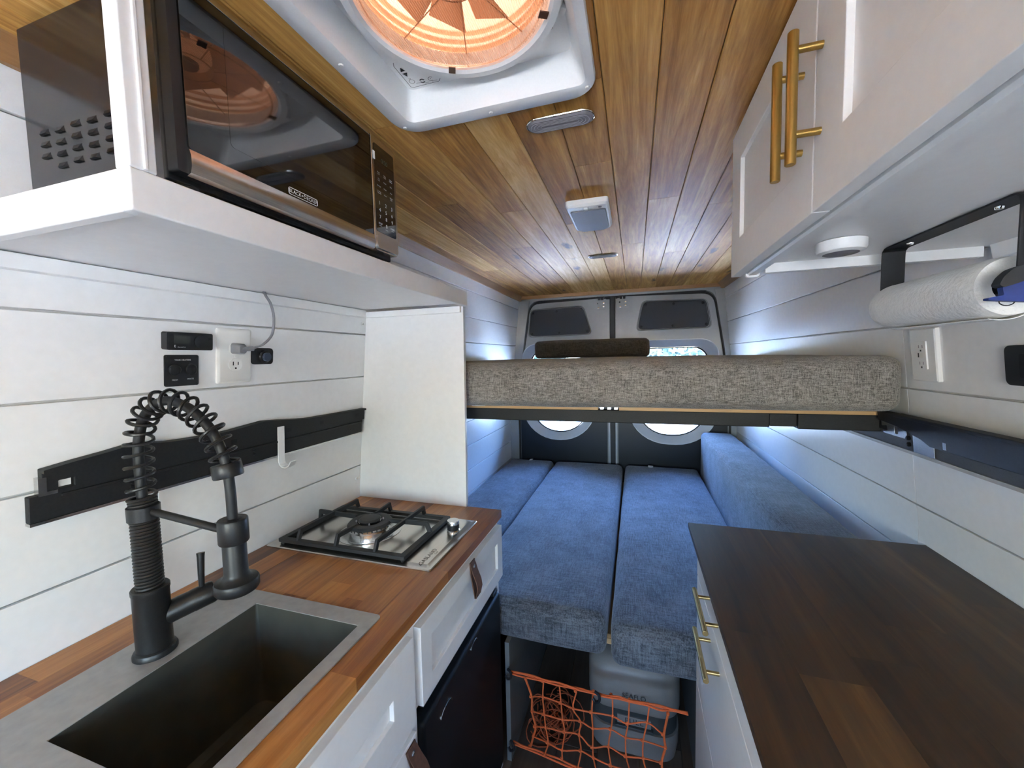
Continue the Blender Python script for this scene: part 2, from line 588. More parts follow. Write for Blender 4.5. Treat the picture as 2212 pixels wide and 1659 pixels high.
        return s

    def join(s, verts, faces):
        o = len(s.v)
        for p in verts:
            s.add(p)
        s.f += [[o + k for k in q] for q in faces]
        return s


def rrect(a0, a1, b0, b1, r, n=5):
    """rounded rectangle outline; r one radius or four (bottom-left, bottom-right, top-right, top-left)"""
    rs = (r,) * 4 if not isinstance(r, (tuple, list)) else r
    pts = []
    for (cx, cy, st, q) in ((a0, b0, 180, rs[0]), (a1, b0, 270, rs[1]), (a1, b1, 0, rs[2]), (a0, b1, 90, rs[3])):
        sx = 1 if cx == a0 else -1
        sy = 1 if cy == b0 else -1
        for k in range(n + 1):
            t = math.radians(st + 90 * k / n)
            pts.append((cx + sx * q + q * math.cos(t), cy + sy * q + q * math.sin(t)))
    return pts


def rpoly(pts, r, n=4):
    """polygon with rounded corners"""
    out = []
    m = len(pts)
    for i in range(m):
        p = Vector(pts[i])
        a = (Vector(pts[i - 1]) - p)
        b = (Vector(pts[(i + 1) % m]) - p)
        rr = min(r, a.length * 0.45, b.length * 0.45)
        p0 = p + a.normalized() * rr
        p1 = p + b.normalized() * rr
        for k in range(n + 1):
            t = k / n
            q = p0 * (1 - t) ** 2 + p * 2 * t * (1 - t) + p1 * t ** 2
            out.append((q.x, q.y))
    return out


def mesh_of(name, mb, mat, org=Vector((0, 0, 0)), sharp=32):
    me = bpy.data.meshes.new(name)
    me.from_pydata([tuple(v - org) for v in mb.v], [], mb.f)
    me.validate()
    me.polygons.foreach_set('use_smooth', [True] * len(me.polygons))
    me.set_sharp_from_angle(angle=math.radians(sharp))
    me.materials.append(mat if not isinstance(mat, str) else MAT[mat])
    me.update()
    return me


def fix_normals(me):
    bm = bmesh.new()
    bm.from_mesh(me)
    bmesh.ops.recalc_face_normals(bm, faces=bm.faces)
    bm.to_mesh(me)
    bm.free()


def obj(name, mb, mat, parent=None, label=None, bev=0.0, loc=None, kind=None, sharp=32, seg=2):
    if parent is not None:
        org = WL[parent.name]
    else:
        org = Vector(loc) if loc is not None else Vector((0, 0, 0))
    me = mesh_of(name, mb, mat, org, sharp)
    fix_normals(me)
    o = bpy.data.objects.new(name, me)
    COL.objects.link(o)
    if parent is not None:
        o.parent = parent
    else:
        o.location = org
    WL[o.name] = org
    if label:
        o['label'] = label
    if kind:
        o['kind'] = kind
    if bev:
        b = o.modifiers.new('bevel', 'BEVEL')
        b.width = bev
        b.segments = seg
        b.limit_method = 'ANGLE'
        b.angle_limit = math.radians(40)
        b.harden_normals = True
    return o


def tag(o, label, cat, group=None):
    o['label'] = label
    o['category'] = cat
    if group:
        o['group'] = group
    return o


def thing(name, label, cat, loc, group=None):
    o = bpy.data.objects.new(name, None)
    o.empty_display_size = 0.05
    COL.objects.link(o)
    o.location = loc
    WL[o.name] = Vector(loc)
    return tag(o, label, cat, group)


def struct(name, mb, mat, bev=0.0, label=None):
    o = obj(name, mb, mat, None, label, bev)
    o['kind'] = 'structure'
    return o


def text_geo(body, size, align='CENTER', spacing=1.0):
    cu = bpy.data.curves.new('t', 'FONT')
    cu.body = body
    cu.size = size
    cu.align_x = align
    cu.align_y = 'CENTER'
    cu.space_character = spacing
    cu.resolution_u = 3
    o = bpy.data.objects.new('t', cu)
    COL.objects.link(o)
    dg = bpy.context.evaluated_depsgraph_get()
    me = bpy.data.meshes.new_from_object(o.evaluated_get(dg))
    vs = [tuple(v.co) for v in me.vertices]
    fs = [list(p.vertices) for p in me.polygons]
    bpy.data.objects.remove(o)
    bpy.data.curves.remove(cu)
    bpy.data.meshes.remove(me)
    return vs, fs


def lettering(mb, body, size, fr, a, b, c=0.0004, align='CENTER', spacing=1.0, sx=1.0):
    vs, fs = text_geo(body, size, align, spacing)
    return mb.join([fr(x * sx + a, y + b, c) for x, y, z in vs], fs)


def bez(pts, n=24):
    """smooth path through points (Catmull-Rom)"""
    P = [Vector(p) for p in pts]
    P = [P[0] * 2 - P[1]] + P + [P[-1] * 2 - P[-2]]
    out = []
    segs = len(P) - 3
    per = max(2, n // segs)
    for i in range(segs):
        a, b, c, d = P[i:i + 4]
        for k in range(per):
            t = k / per
            out.append(0.5 * ((2 * b) + (c - a) * t + (2 * a - 5 * b + 4 * c - d) * t * t + (3 * b - a - 3 * c + d) * t ** 3))
    out.append(P[-2])
    return out


def ribbon(mb, path, a0, a1, t):
    """flat strip of width a0..a1 bent along a (b, c) path, thickness t"""
    q = [Vector((b, c)) for b, c in path]
    rings = []
    for i, p in enumerate(q):
        d = (q[min(i + 1, len(q) - 1)] - q[max(i - 1, 0)]).normalized()
        n_ = Vector((d.y, -d.x)) * (t / 2)
        lo, hi = p - n_, p + n_
        rings.append([(a0, lo.x, lo.y), (a1, lo.x, lo.y), (a1, hi.x, hi.y), (a0, hi.x, hi.y)])
    return mb.loft(rings)


# ------------------------------------------------------------------ the shell
ZCEIL = 1.90
YB, YF = 3.10, -1.75      # rear doors, front end of the living space


def XL(z):
    return -0.98 + 0.10 * max(0.0, z - 0.95)


def XR(z, y=1.3):
    return 0.712 - 0.10 * max(0.0, z - 0.95) - 0.016 * (y - 1.27)


# floor and its boards
mb = MB()
mb.box(-1.02, 0.80, YF, YB + 0.12, -0.05, -0.006)
floor = struct('floor', mb, 'floorwood')
for i in range(12):
    x0 = -0.98 + i * 0.142
    cuts = [YF, 0.1 + random.uniform(-0.4, 0.6), 1.62 + random.uniform(-0.35, 0.35), YB]
    for y0, y1 in zip(cuts, cuts[1:]):
        obj('floor_board', MB().box(x0 + 0.001, x0 + 0.141, y0 + 0.001, y1 - 0.001, -0.006, 0.0), 'floorwood', floor, bev=0.001, seg=1)

# left wall
YDL = -0.62
mb = MB()
prof = [(-1.06, -0.05), (-0.992, -0.05), (-0.992, 0.95), (XL(1.9) - 0.012, 1.9), (XL(1.9) - 0.012, 2.0), (-1.06, 2.0)]
mb.prism(prof, 'y', YDL, YB)
wall_left = struct('wall_left', mb, 'white')
ZL = [0.0, 0.145, 0.29, 0.435, 0.58, 0.725, 0.877, 1.03, 1.209, 1.358, 1.508, 1.652, 1.798, 1.90]
ZRs = [0.0, 0.10, 0.255, 0.41, 0.56, 0.715, 0.86, 1.007, 1.16, 1.313, 1.474, 1.631, 1.795, 1.90]


def plank_l(z0, z1, y0, y1):
    g, t = 0.0018, 0.010
    a, b = z0 + g, z1 - g
    mid = [] if not (a < 0.95 < b) else [(XL(0.95), 0.95)]
    poly = [(XL(a) - t, a), (XL(a), a)] + mid + [(XL(b), b), (XL(b) - t, b)]
    obj('plank', MB().prism(poly, 'y', y0, y1), 'white', wall_left, bev=0.0013, seg=1)


for k, (z0, z1) in enumerate(zip(ZL, ZL[1:])):
    cuts = [YDL, YB]
    if k == 7:
        cuts = [YDL, 0.552, YB]
    elif k in (2, 4):
        cuts = [YDL, -0.4 + 0.2 * k, YB]
    for y0, y1 in zip(cuts, cuts[1:]):
        plank_l(z0, z1, y0 + 0.0008, y1 - 0.0008)

# right wall, ending at the added side door
YD = 0.02
mb = MB()


def right_ring(y, off):
    return [(0.80, y, -0.05), (XR(0, y) + off, y, -0.05), (XR(0.95, y) + off, y, 0.95), (XR(1.9, y) + off, y, 1.9), (XR(1.9, y) + off, y, 2.0), (0.80, y, 2.0)]


mb.loft([right_ring(YD, 0.012), right_ring(YB, 0.012)])
wall_right = struct('wall_right', mb, 'white')


def plank_r(z0, z1, y0, y1):
    g, t = 0.0018, 0.010
    a, b = z0 + g, z1 - g
    rings = []
    for y in (y0, y1):
        mid = [] if not (a < 0.95 < b) else [(XR(0.95, y), y, 0.95)]
        rings.append([(XR(a, y) + t, y, a), (XR(a, y), y, a)] + mid + [(XR(b, y), y, b), (XR(b, y) + t, y, b)])
    obj('plank', MB().loft(rings), 'white', wall_right, bev=0.0013, seg=1)


for k, (z0, z1) in enumerate(zip(ZRs, ZRs[1:])):
    cuts = [YD, 1.278, YB] if k < 10 else [YD, YB]
    for y0, y1 in zip(cuts, cuts[1:]):
        plank_r(z0, z1, y0 + 0.0006, y1 - 0.0006)

# side door, cab door and front bulkhead: unseen, added with light-balancing windows
SDF = Fr((0.70, 0, 0), (0, -1, 0), (0, 0, 1), (-1, 0, 0))
so = rrect(0.56, 1.16, 1.02, 1.52, 0.08)
mb = MB(SDF).plate([(-YD + 0.001, -0.05), (-YF, -0.05), (-YF, 2.0), (-YD + 0.001, 2.0)], [so], -0.10, 0.0)
d3_ = struct('added_door_3', mb, 'white', label='white sliding side door behind the camera, added with a window for daylight')
obj('window_pane', MB(SDF).plate(so, [], -0.06, -0.055), 'dimglass', d3_)
DDF = Fr((-0.93, 0, 0), (0, 1, 0), (0, 0, 1), (1, 0, 0))
so = rrect(-1.60, -0.74, 1.00, 1.60, 0.08)
mb = MB(DDF).plate([(YF, -0.05), (YDL - 0.001, -0.05), (YDL - 0.001, 2.0), (YF, 2.0)], [so], -0.12, 0.0)
d4_ = struct('added_door_4', mb, 'white', label='unseen cab side door on the left, added with a window for daylight')
obj('window_pane', MB(DDF).plate(so, [], -0.06, -0.055), 'dimglass', d4_)
FBF = Fr((0, YF, 0), (-1, 0, 0), (0, 0, 1), (0, 1, 0))
so = rrect(-0.50, 0.76, 1.00, 1.56, 0.08)
mb = MB(FBF).plate([(-0.80, -0.05), (1.06, -0.05), (1.06, 2.0), (-0.80, 2.0)], [so], -0.05, 0.0)
wf = struct('added_wall_front', mb, 'white')  # unseen wall added for its windscreen, sized to balance the light
obj('window_pane', MB(FBF).plate(so, [], -0.03, -0.025), 'dimglass', wf)

# ceiling: roof slab with the fan opening, then single cedar planks
FX0, FX1, FY0, FY1 = -0.432, -0.106, 0.388, 0.735     # clear opening of the roof fan
mb = MB()
mb.plate([(-1.06, YF), (0.80, YF), (0.80, YB + 0.15), (-1.06, YB + 0.15)], [[(-0.446, 0.374), (-0.072, 0.374), (-0.072, 0.750), (-0.446, 0.750)]], ZCEIL + 0.008, ZCEIL + 0.075)
ceiling = struct('ceiling', mb, 'caulk')
PW = 0.0945
rng = random.Random(21)
x = -0.905
row = 0
while x < 0.64:
    x1 = min(x + PW, 0.66)
    base = [YF, [-0.55, 0.1, -0.2, 0.35][row % 4] + rng.uniform(-0.1, 0.1), [1.32, 2.1, 1.55, 1.16, 1.78][row % 5] + rng.uniform(-0.12, 0.12), YB - 0.004]
    hx0, hx1, lo, hi = -0.438, -0.080, 0.383, 0.741
    segs = []
    for a, b in zip(base, base[1:]):
        if x1 > hx0 and x < hx1 and b > lo and a < hi:
            # go round the fan opening
            if a < lo:
                segs.append((x, x1, a, lo))
            if b > hi:
                segs.append((x, x1, hi, b))
            if x < hx0:
                segs.append((x, hx0, max(a, lo), min(b, hi)))
            if x1 > hx1:
                segs.append((hx1, x1, max(a, lo), min(b, hi)))
        else:
            segs.append((x, x1, a, b))
    for p0, p1, a, b in segs:
        if b - a < 0.012 or p1 - p0 < 0.008:
            continue
        g = 0.0006
        e = 0.0017
        poly = [(p0 + g, ZCEIL + 0.009), (p0 + g, ZCEIL + e), (p0 + g + e, ZCEIL), (p1 - g - e, ZCEIL), (p1 - g, ZCEIL + e), (p1 - g, ZCEIL + 0.009)]
        obj('plank', MB().prism(poly, 'y', a + 0.0006, b - 0.0006), 'cedar', ceiling)
    x = x1
    row += 1

# timber trims round the ceiling
mb = MB()
mb.prism([(XL(1.9) + 0.002, 1.9), (XL(1.862) + 0.001, 1.862), (XL(1.862) + 0.011, 1.862), (XL(1.862) + 0.020, 1.885), (XL(1.862) + 0.026, 1.9)], 'y', YF, YB - 0.002)
struct('trim_2', mb, 'cedartrim', label='cedar trim strip along the left edge of the ceiling')
mb = MB()
mb.loft([[(XR(1.9, y) - 0.002, y, 1.9), (XR(1.862, y) - 0.001, y, 1.862), (XR(1.862, y) - 0.011, y, 1.862), (XR(1.862, y) - 0.030, y, 1.885), (XR(1.862, y) - 0.045, y, 1.9)] for y in (YD, YB - 0.002)])
struct('trim_3', mb, 'cedartrim', label='cedar trim strip along the right edge of the ceiling')
mb = MB().box(XL(1.87) + 0.012, XR(1.87, YB) - 0.012, YB - 0.028, YB - 0.004, 1.876, 1.902)
struct('trim_4', mb, 'cedartrimx', bev=0.002, label='cedar trim strip across the rear end of the ceiling')

# ------------------------------------------------------------------ rear frame and rear doors
RF = Fr((0, YB, 0), (1, 0, 0), (0, 0, 1), (0, -1, 0))      # looking at the rear doors from inside


def door_outline(side):
    if side < 0:
        return rpoly([(-0.905, 0.06), (-0.182, 0.06), (-0.182, 1.852), (-0.800, 1.838), (-0.868, 1.40), (-0.905, 0.95)], 0.075, 6)
    return rpoly([(-0.142, 0.06), (0.640, 0.06), (0.640, 0.95), (0.600, 1.40), (0.528, 1.838), (-0.142, 1.858)], 0.075, 6)


mb = MB(RF)
hole = rpoly([(-0.918, 0.05), (0.652, 0.05), (0.652, 0.95), (0.612, 1.40), (0.536, 1.862), (-0.808, 1.862), (-0.880, 1.40), (-0.918, 0.95)], 0.085, 6)
mb.plate([(-1.06, -0.05), (0.80, -0.05), (0.80, 2.0), (-1.06, 2.0)], [hole], -0.05, 0.0)
wall_rear = struct('wall_rear', mb, 'vanpaint', bev=0.006)
seal_in = [(-0.133 + (a + 0.133) * 0.972, 0.95 + (b - 0.95) * 0.984) for a, b in hole]
seal_out = [(-0.133 + (a + 0.133) * 1.02, 0.95 + (b - 0.95) * 1.012) for a, b in hole]
obj('door_seal', MB(RF).plate(seal_out, [seal_in], -0.062, -0.052), 'blackrub', wall_rear)  # black strip added to close the light gap round the doors
# folded sheet-metal pillars and header between the boarded walls and the doors
for side in (-1, 1):
    ring = []
    for z in (0.0, 0.5, 0.95, 1.2, 1.45, 1.70, 1.862):
        if side < 0:
            xa, xb = XL(z) + 0.001, (-0.918 if z < 0.95 else (-0.918 + (z - 0.95) * 0.085 if z <= 1.4 else -0.880 + (z - 1.4) * 0.155))
            xb = max(xb, xa + 0.012)
        else:
            xa, xb = XR(z, YB) - 0.001, (0.652 if z < 0.95 else (0.652 - (z - 0.95) * 0.089 if z <= 1.4 else 0.612 - (z - 1.4) * 0.165))
            xb = min(xb, xa - 0.012)
        ring.append([(xa, z, 0.002), (xa, z, 0.030), (xa * 0.6 + xb * 0.4, z, 0.022), (xb, z, 0.006), (xb, z, 0.0)])
    obj('pillar', MB(RF).loft(ring), 'vanpaint', wall_rear)

WIN = {}
for side, nm in ((-1, 'door_1'), (1, 'door_2')):
    if side < 0:
        w0, w1, lab = -0.822, -0.348, 'left rear door'
        pan = [(-0.816, 1.581), (-0.325, 1.588), (-0.387, 1.797), (-0.800, 1.785)]
        lat0, lat1, edge = -0.292, -0.205, -0.182
    else:
        w0, w1, lab = 0.012, 0.510, 'right rear door'
        pan = [(0.020, 1.602), (0.512, 1.604), (0.478, 1.794), (0.061, 1.804)]
        lat0, lat1, edge = -0.130, -0.045, -0.142
    glass = rrect(w0, w1, 0.800, 1.466, (0.228, 0.228, 0.10, 0.10), 9)
    cx, cz = (w0 + w1) / 2, 1.133
    rim = [(cx + (a - cx) * 1.215, cz + (b - cz) * 1.15) for a, b in glass]
    pano = rpoly(pan, 0.04, 5)
    pc = (sum(p[0] for p in pan) / 4, sum(p[1] for p in pan) / 4)
    panh = [(pc[0] + (a - pc[0]) * 1.03, pc[1] + (b - pc[1]) * 1.05) for a, b in pano]
    pano2 = [(pc[0] + (a - pc[0]) * 1.065, pc[1] + (b - pc[1]) * 1.11) for a, b in pano]
    mb = MB(RF)
    mb.plate(door_outline(side), [rim, panh], -0.045, -0.012)
    d = struct(nm, mb, 'vanpaint', bev=0.004, label='silver painted %s seen from inside' % lab)
    # outer skin of the leaf, added over the frame against light leaks, and the rubber seal in the gap
    if side < 0:
        sk_ = [(-1.0, 0.0), (-0.162, 0.0), (-0.162, 1.95), (-1.0, 1.95)]
    else:
        sk_ = [(-0.162, 0.0), (0.74, 0.0), (0.74, 1.95), (-0.162, 1.95)]
    wskin = [(cx + (a - cx) * 1.03, cz + (b - cz) * 1.03) for a, b in glass]
    obj('outer_skin', MB(RF).plate(sk_, [wskin], -0.085, -0.072), 'vanpaint', d)
    # rolled rim round the small access panel
    mb = MB(RF)
    mb.loft([[(a, b, -0.012) for a, b in pano2], [(a, b, -0.005) for a, b in [((p[0] + q[0]) / 2, (p[1] + q[1]) / 2) for p, q in zip(pano2, panh)]], [(a, b, -0.010) for a, b in panh], [(a, b, -0.030) for a, b in panh]], cap=False)
    obj('panel_rim', mb, 'vanpaint', d)
    p = obj('access_panel', MB(RF).plate(pano, [], -0.020, -0.013), 'darkpanel', d, 'charcoal access panel', bev=0.001)
    A, B, C_, D_ = [Vector(q) for q in pan]
    ins = 0.12
    for u, v in ((0.045, 0.10), (0.5, 0.09), (0.955, 0.10), (0.045, 0.90), (0.5, 0.90), (0.955, 0.90)):
        q = (A * (1 - u) + B * u) * (1 - v) + (D_ * (1 - u) + C_ * u) * v
        obj('push_rivet', MB(RF).lathe([(0.0095, -0.0135), (0.0095, -0.011), (0.006, -0.0075), (0.0, -0.0065)], (q.x, q.y, 0), (0, 0, 1), 12), 'blackrub', p)
    # window surround, seal and glass
    nring = len(glass)
    mb = MB(RF)
    mid = [((a * 0.5 + c * 0.5), (b * 0.5 + e * 0.5)) for (a, b), (c, e) in zip(rim, glass)]
    mb.loft([[(a, b, 0.002) for a, b in [(cx + (p[0] - cx) * 1.02, cz + (p[1] - cz) * 1.015) for p in rim]], [(a, b, 0.002) for a, b in rim], [(a, b, -0.018) for a, b in mid], [(a, b, -0.045) for a, b in glass], [(a, b, -0.075) for a, b in glass]], cap=False)
    obj('window_surround', mb, 'rimgrey', d, 'pale grey moulded window surround')
    seal_o = [(cx + (a - cx) * 0.998, cz + (b - cz) * 0.998) for a, b in glass]
    seal_i = [(cx + (a - cx) * 0.965, cz + (b - cz) * 0.975) for a, b in glass]
    obj('window_seal', MB(RF).plate(seal_o, [seal_i], -0.070, -0.055), 'blackrub', d)
    obj('window_pane', MB(RF).plate(seal_o, [], -0.065, -0.061), 'glass', d)
    # black lower lining
    xl_, xr_ = (-0.900, -0.203) if side < 0 else (-0.122, 0.632)
    arc = [p for p in rim if p[1] < 1.0]
    lo = [(xl_, 0.10), (xr_, 0.10), (xr_, 1.02), (arc[-1][0], 1.02)] + arc[::-1] + [(arc[0][0], 1.02), (xl_, 1.02)]
    obj('lower_lining', MB(RF).plate(lo, [], -0.012, -0.002), 'blackpanel', d, 'black lower door lining', bev=0.002)
    # latch plate at the top inner corner
    lp = obj('latch_plate', MB(RF).plate(rpoly([(lat0, 1.762), (lat1, 1.762), (lat1, 1.845), (lat0 + 0.010 if side < 0 else lat0, 1.845)], 0.012), [], -0.012, -0.009), 'vanpaint', d, bev=0.001)
    for (u, v) in ((0.25, 0.62), (0.75, 0.62), (0.75, 0.30), (0.30, 0.18)):
        obj('bolt', MB(RF).lathe([(0.0065, -0.010), (0.0065, -0.006), (0.003, -0.0045), (0, -0.0045)], (lat0 + (lat1 - lat0) * u, 1.762 + 0.083 * v, 0), (0, 0, 1), 8), 'chrome' if u > 0.28 else 'blackrub', lp)
    mb = MB(RF)
    xm = (lat0 + lat1) / 2
    for dx in (-0.012, 0.012):
        mb.box(xm + dx - 0.009, xm + dx + 0.009, 1.836, 1.858, -0.012, 0.004)
    mb.box(xm - 0.03, xm + 0.03, 1.853, 1.862, -0.012, 0.008)
    obj('latch_striker', mb, 'blackrub', d, bev=0.003)
    # pale edge of the door leaf beside the middle gap
    e0 = edge - 0.006 if side < 0 else edge
    obj('door_edge', MB(RF).box(e0, e0 + 0.006, 0.06, 1.30, -0.040, 0.001), 'rimgrey', d)
obj('centre_seal', MB(RF).box(-0.183, -0.141, 0.05, 1.862, -0.06, -0.004), 'blackrub', wall_rear, bev=0.006)

# outside: sunlit ground and a hedge of small trees behind the van
mb = MB().box(-40, 40, -40, 60, -0.78, -0.72)
g = struct('ground', mb, 'concrete')
rr = random.Random(5)
for i, (tx, ty, th) in enumerate(((-8.3, 15.0, 4.6), (-4.0, 13.6, 5.2), (2.0, 13.4, 4.8), (6.3, 14.6, 5.0))):
    labs = ['leftmost dark green tree outside behind the van', 'dark green tree outside, seen through the left rear window', 'dark green tree outside, seen through the right rear window', 'rightmost dark green tree outside behind the van']
    t = thing('tree', labs[i], 'tree', (tx, ty, -0.72), 'trees behind the van')
    obj('trunk', MB().tube([(tx, ty, -0.72), (tx + 0.05, ty, 0.6), (tx - 0.05, ty + 0.05, 2.0), (tx, ty, 3.4)], lambda q: 0.14 - 0.09 * q, 8), 'bark', t)
    mb = MB()
    for k in range(5200):
        a, bb = rr.uniform(0, 2 * math.pi), rr.uniform(-1, 1)
        rad = rr.uniform(0.55, 1.0) ** 0.5
        p = Vector((tx + math.cos(a) * math.sqrt(1 - bb * bb) * rad * 1.9, ty + math.sin(a) * math.sqrt(1 - bb * bb) * rad * 1.7, -0.72 + th * 0.55 + bb * rad * th * 0.48))
        s_ = rr.uniform(0.07, 0.15)
        u = Vector((rr.uniform(-1, 1), rr.uniform(-1, 1), rr.uniform(-1, 1))).normalized() * s_
        w = u.cross(Vector((rr.uniform(-1, 1), rr.uniform(-1, 1), rr.uniform(-1, 1)))).normalized() * s_ * 0.55
        i0 = [mb.add(p - u), mb.add(p + w), mb.add(p + u), mb.add(p - w)]
        mb.f.append(i0)
    me = mesh_of('crown', mb, 'leaf', WL[t.name])
    c = bpy.data.objects.new('crown', me)
    COL.objects.link(c)
    c.parent = t
    c['kind'] = 'stuff'


# ------------------------------------------------------------------ LEFT KITCHEN
def shaker(parent, fr, a0, a1, b0, b1, name, frame=0.05, t=0.019, rec=0.009, mat='cabwhite', label=None):
    """shaker door or drawer front: frame with a recessed panel, in frame fr (face at c=0, body behind)"""
    o = obj(name, MB(fr).plate([(a0, b0), (a1, b0), (a1, b1), (a0, b1)], [[(a0 + frame, b0 + frame), (a0 + frame, b1 - frame), (a1 - frame, b1 - frame), (a1 - frame, b0 + frame)]], -t, 0.0), mat, parent, label, bev=0.0012)
    obj('recessed_panel', MB(fr).box(a0 + frame - 0.004, a1 - frame + 0.004, b0 + frame - 0.004, b1 - frame + 0.004, -t, -rec), mat, o)
    return o


def staves(parent, x0, x1, y0, y1, z0, z1, mat, width, hole=None, seed=3, lmin=0.16, lmax=0.42):
    """butcher block top of single staves, running round a rectangular hole"""
    r_ = random.Random(seed)
    n = round((x1 - x0) / width)
    w = (x1 - x0) / n
    for i in range(n):
        a, b = x0 + i * w, x0 + (i + 1) * w
        y = y0 - r_.uniform(0, 0.25)
        while y < y1:
            ye = y + r_.uniform(lmin, lmax)
            s0, s1 = max(y, y0), min(ye, y1)
            if y1 - s1 < 0.06:
                s1 = y1
                ye = y1
            y = ye
            parts = [(a, b, s0, s1)]
            if hole:
                hx0, hx1, hy0, hy1 = hole
                if b > hx0 and a < hx1:
                    parts = []
                    if a < hx0 - 1e-4:
                        parts.append((a, hx0, s0, s1))
                    if b > hx1 + 1e-4:
                        parts.append((hx1, b, s0, s1))
                    c0, c1 = max(a, hx0), min(b, hx1)
                    if s0 < hy0:
                        parts.append((c0, c1, s0, min(s1, hy0)))
                    if s1 > hy1:
                        parts.append((c0, c1, max(s0, hy1), s1))
            for p0, p1, q0, q1 in parts:
                if p1 - p0 < 0.002 or q1 - q0 < 0.002:
                    continue
                obj('stave', MB().box(p0, p1 - 0.00012, q0, q1 - 0.00012, z0, z1), mat, parent)


ZT = 0.911
KY0, KY1 = -0.25, 1.205        # left counter, near and far end
KX = -0.424                    # its front edge
top = thing('countertop', 'orange brown butcher block countertop holding the sink and gas hob', 'countertop', (-0.70, 0.5, 0.885))
SX0, SX1, SY0, SY1 = -0.868, -0.476, 0.205, 0.630
staves(top, -0.978, KX, KY0, KY1, 0.886, ZT, 'acacia', 0.0616, (SX0 + 0.014, SX1 - 0.014, SY0 + 0.014, SY1 - 0.014), 11)

# base cabinet below the counter
cab = thing('base_cabinet', 'white base cabinet with leather pulls under the butcher block counter', 'cabinet', (-0.70, 0.5, 0.0))
mb = MB()
mb.box(-0.975, -0.448, KY0, KY0 + 0.016, 0, 0.884)
mb.box(-0.975, -0.448, 1.186, 1.203, 0, 0.884)
mb.box(-0.975, -0.448, 0.660, 0.676, 0, 0.884)
mb.box(-0.975, -0.448, KY0 + 0.016, 0.660, 0.08, 0.096)
mb.box(-0.975, -0.955, KY0 + 0.016, 1.186, 0.10, 0.884)
mb.box(-0.975, -0.448, 0.676, 1.186, 0.668, 0.682)
obj('carcass', mb, 'cabwhite', cab)
mb = MB()
mb.box(-0.448, -0.440, KY0, 1.203, 0.862, 0.884)
mb.box(-0.448, -0.440, 0.655, 0.681, 0.06, 0.862)
mb.box(-0.448, -0.440, 1.186, 1.203, 0.0, 0.862)
mb.box(-0.448, -0.440, KY0, 0.655, 0.662, 0.676)
mb.box(-0.448, -0.440, KY0, 0.655, 0.06, 0.10)
obj('face_frame', mb, 'cabwhite', cab)
CF = Fr((-0.424, 0, 0), (0, 1, 0), (0, 0, 1), (1, 0, 0))


def leather_pull(parent, a, b, w=0.024, h=0.092, rot=0.0):
    mb = MB(CF)
    rings = []
    prof = [(0.0, 0.0015), (0.010, 0.004), (0.030, 0.010), (0.052, 0.019), (0.072, 0.022), (h, 0.016)]
    for dz, out in prof:
        ww = w * (0.80 if dz < 0.005 else 1.0 if dz < 0.06 else 1.0)
        cx = a + math.sin(rot) * dz
        rings.append([(cx - ww / 2, b - dz, out - 0.0016), (cx + ww / 2, b - dz, out - 0.0016), (cx + ww / 2, b - dz, out + 0.0016), (cx - ww / 2, b - dz, out + 0.0016)])
    o = obj('leather_pull', mb.loft(rings), 'leather', parent, 'brown leather tab pull', bev=0.001, seg=1)
    # inner, second fold of the strap
    mb = MB(CF)
    rings = []
    for dz, out in [(0.0, 0.0), (0.03, 0.002), (0.06, 0.006), (h, 0.012)]:
        cx = a + math.sin(rot) * dz
        rings.append([(cx - w / 2, b - dz, out), (cx + w / 2, b - dz, out), (cx + w / 2, b - dz, out + 0.0026), (cx - w / 2, b - dz, out + 0.0026)])
    obj('strap_fold', mb.loft(rings), 'leather', o)
    obj('rivet', MB(CF).lathe([(0.0055, 0.004), (0.0055, 0.0075), (0.0035, 0.0092), (0.0, 0.0096)], (a, b - 0.014, 0), (0, 0, 1), 14), 'chrome', o)
    return o


d1 = shaker(cab, CF, 0.683, 1.204, 0.687, 0.860, 'drawer_front', 0.044)
leather_pull(d1, 0.952, 0.866, 0.032, 0.096)
d2 = shaker(cab, CF, KY0 + 0.004, 0.654, 0.678, 0.862, 'false_drawer_front', 0.072)
d3 = shaker(cab, CF, KY0 + 0.004, 0.654, 0.085, 0.662, 'cabinet_door', 0.060)
leather_pull(d3, 0.628, 0.655, 0.032, 0.105, 0.25)

# small black fridge
fr_ = thing('mini_fridge', 'small black fridge built in under the gas hob', 'fridge', (-0.66, 0.93, 0.0))
obj('fridge_body', MB().box(-0.94, -0.470, 0.684, 1.180, 0.03, 0.652), 'fridge', fr_, bev=0.006)
fd = obj('fridge_door', MB().box(-0.466, -0.426, 0.684, 1.180, 0.045, 0.645), 'fridge', fr_, bev=0.010, seg=3)
obj('hinge', MB().box(-0.462, -0.434, 1.140, 1.176, 0.646, 0.656), 'blackrub', fr_, bev=0.002)
obj('handle_groove', MB().box(-0.468, -0.448, 0.72, 1.14, 0.643, 0.650), 'blackrub', fd)
FF = Fr((-0.426, 0, 0), (0, 1, 0), (0, 0, 1), (1, 0, 0))
for a, b, s_ in ((0.955, 0.625, 1.0), (0.785, 0.590, 1.3)):
    pts = [(a - 0.022 * s_ * math.cos(t), b + 0.010 * s_ * math.sin(t), 0.0008) for t in [math.pi * k / 10 for k in range(11)]]
    obj('badge', MB(FF).tube(pts, 0.0016, 6), 'chrome', fd, 'thin chrome arc badge')
for k in range(4):
    obj('foot', MB().lathe([(0.014, 0.0), (0.014, 0.03)], (-0.90 + 0.40 * (k % 2), 0.72 + 0.42 * (k // 2), 0.0), n=12), 'blackrub', fr_)

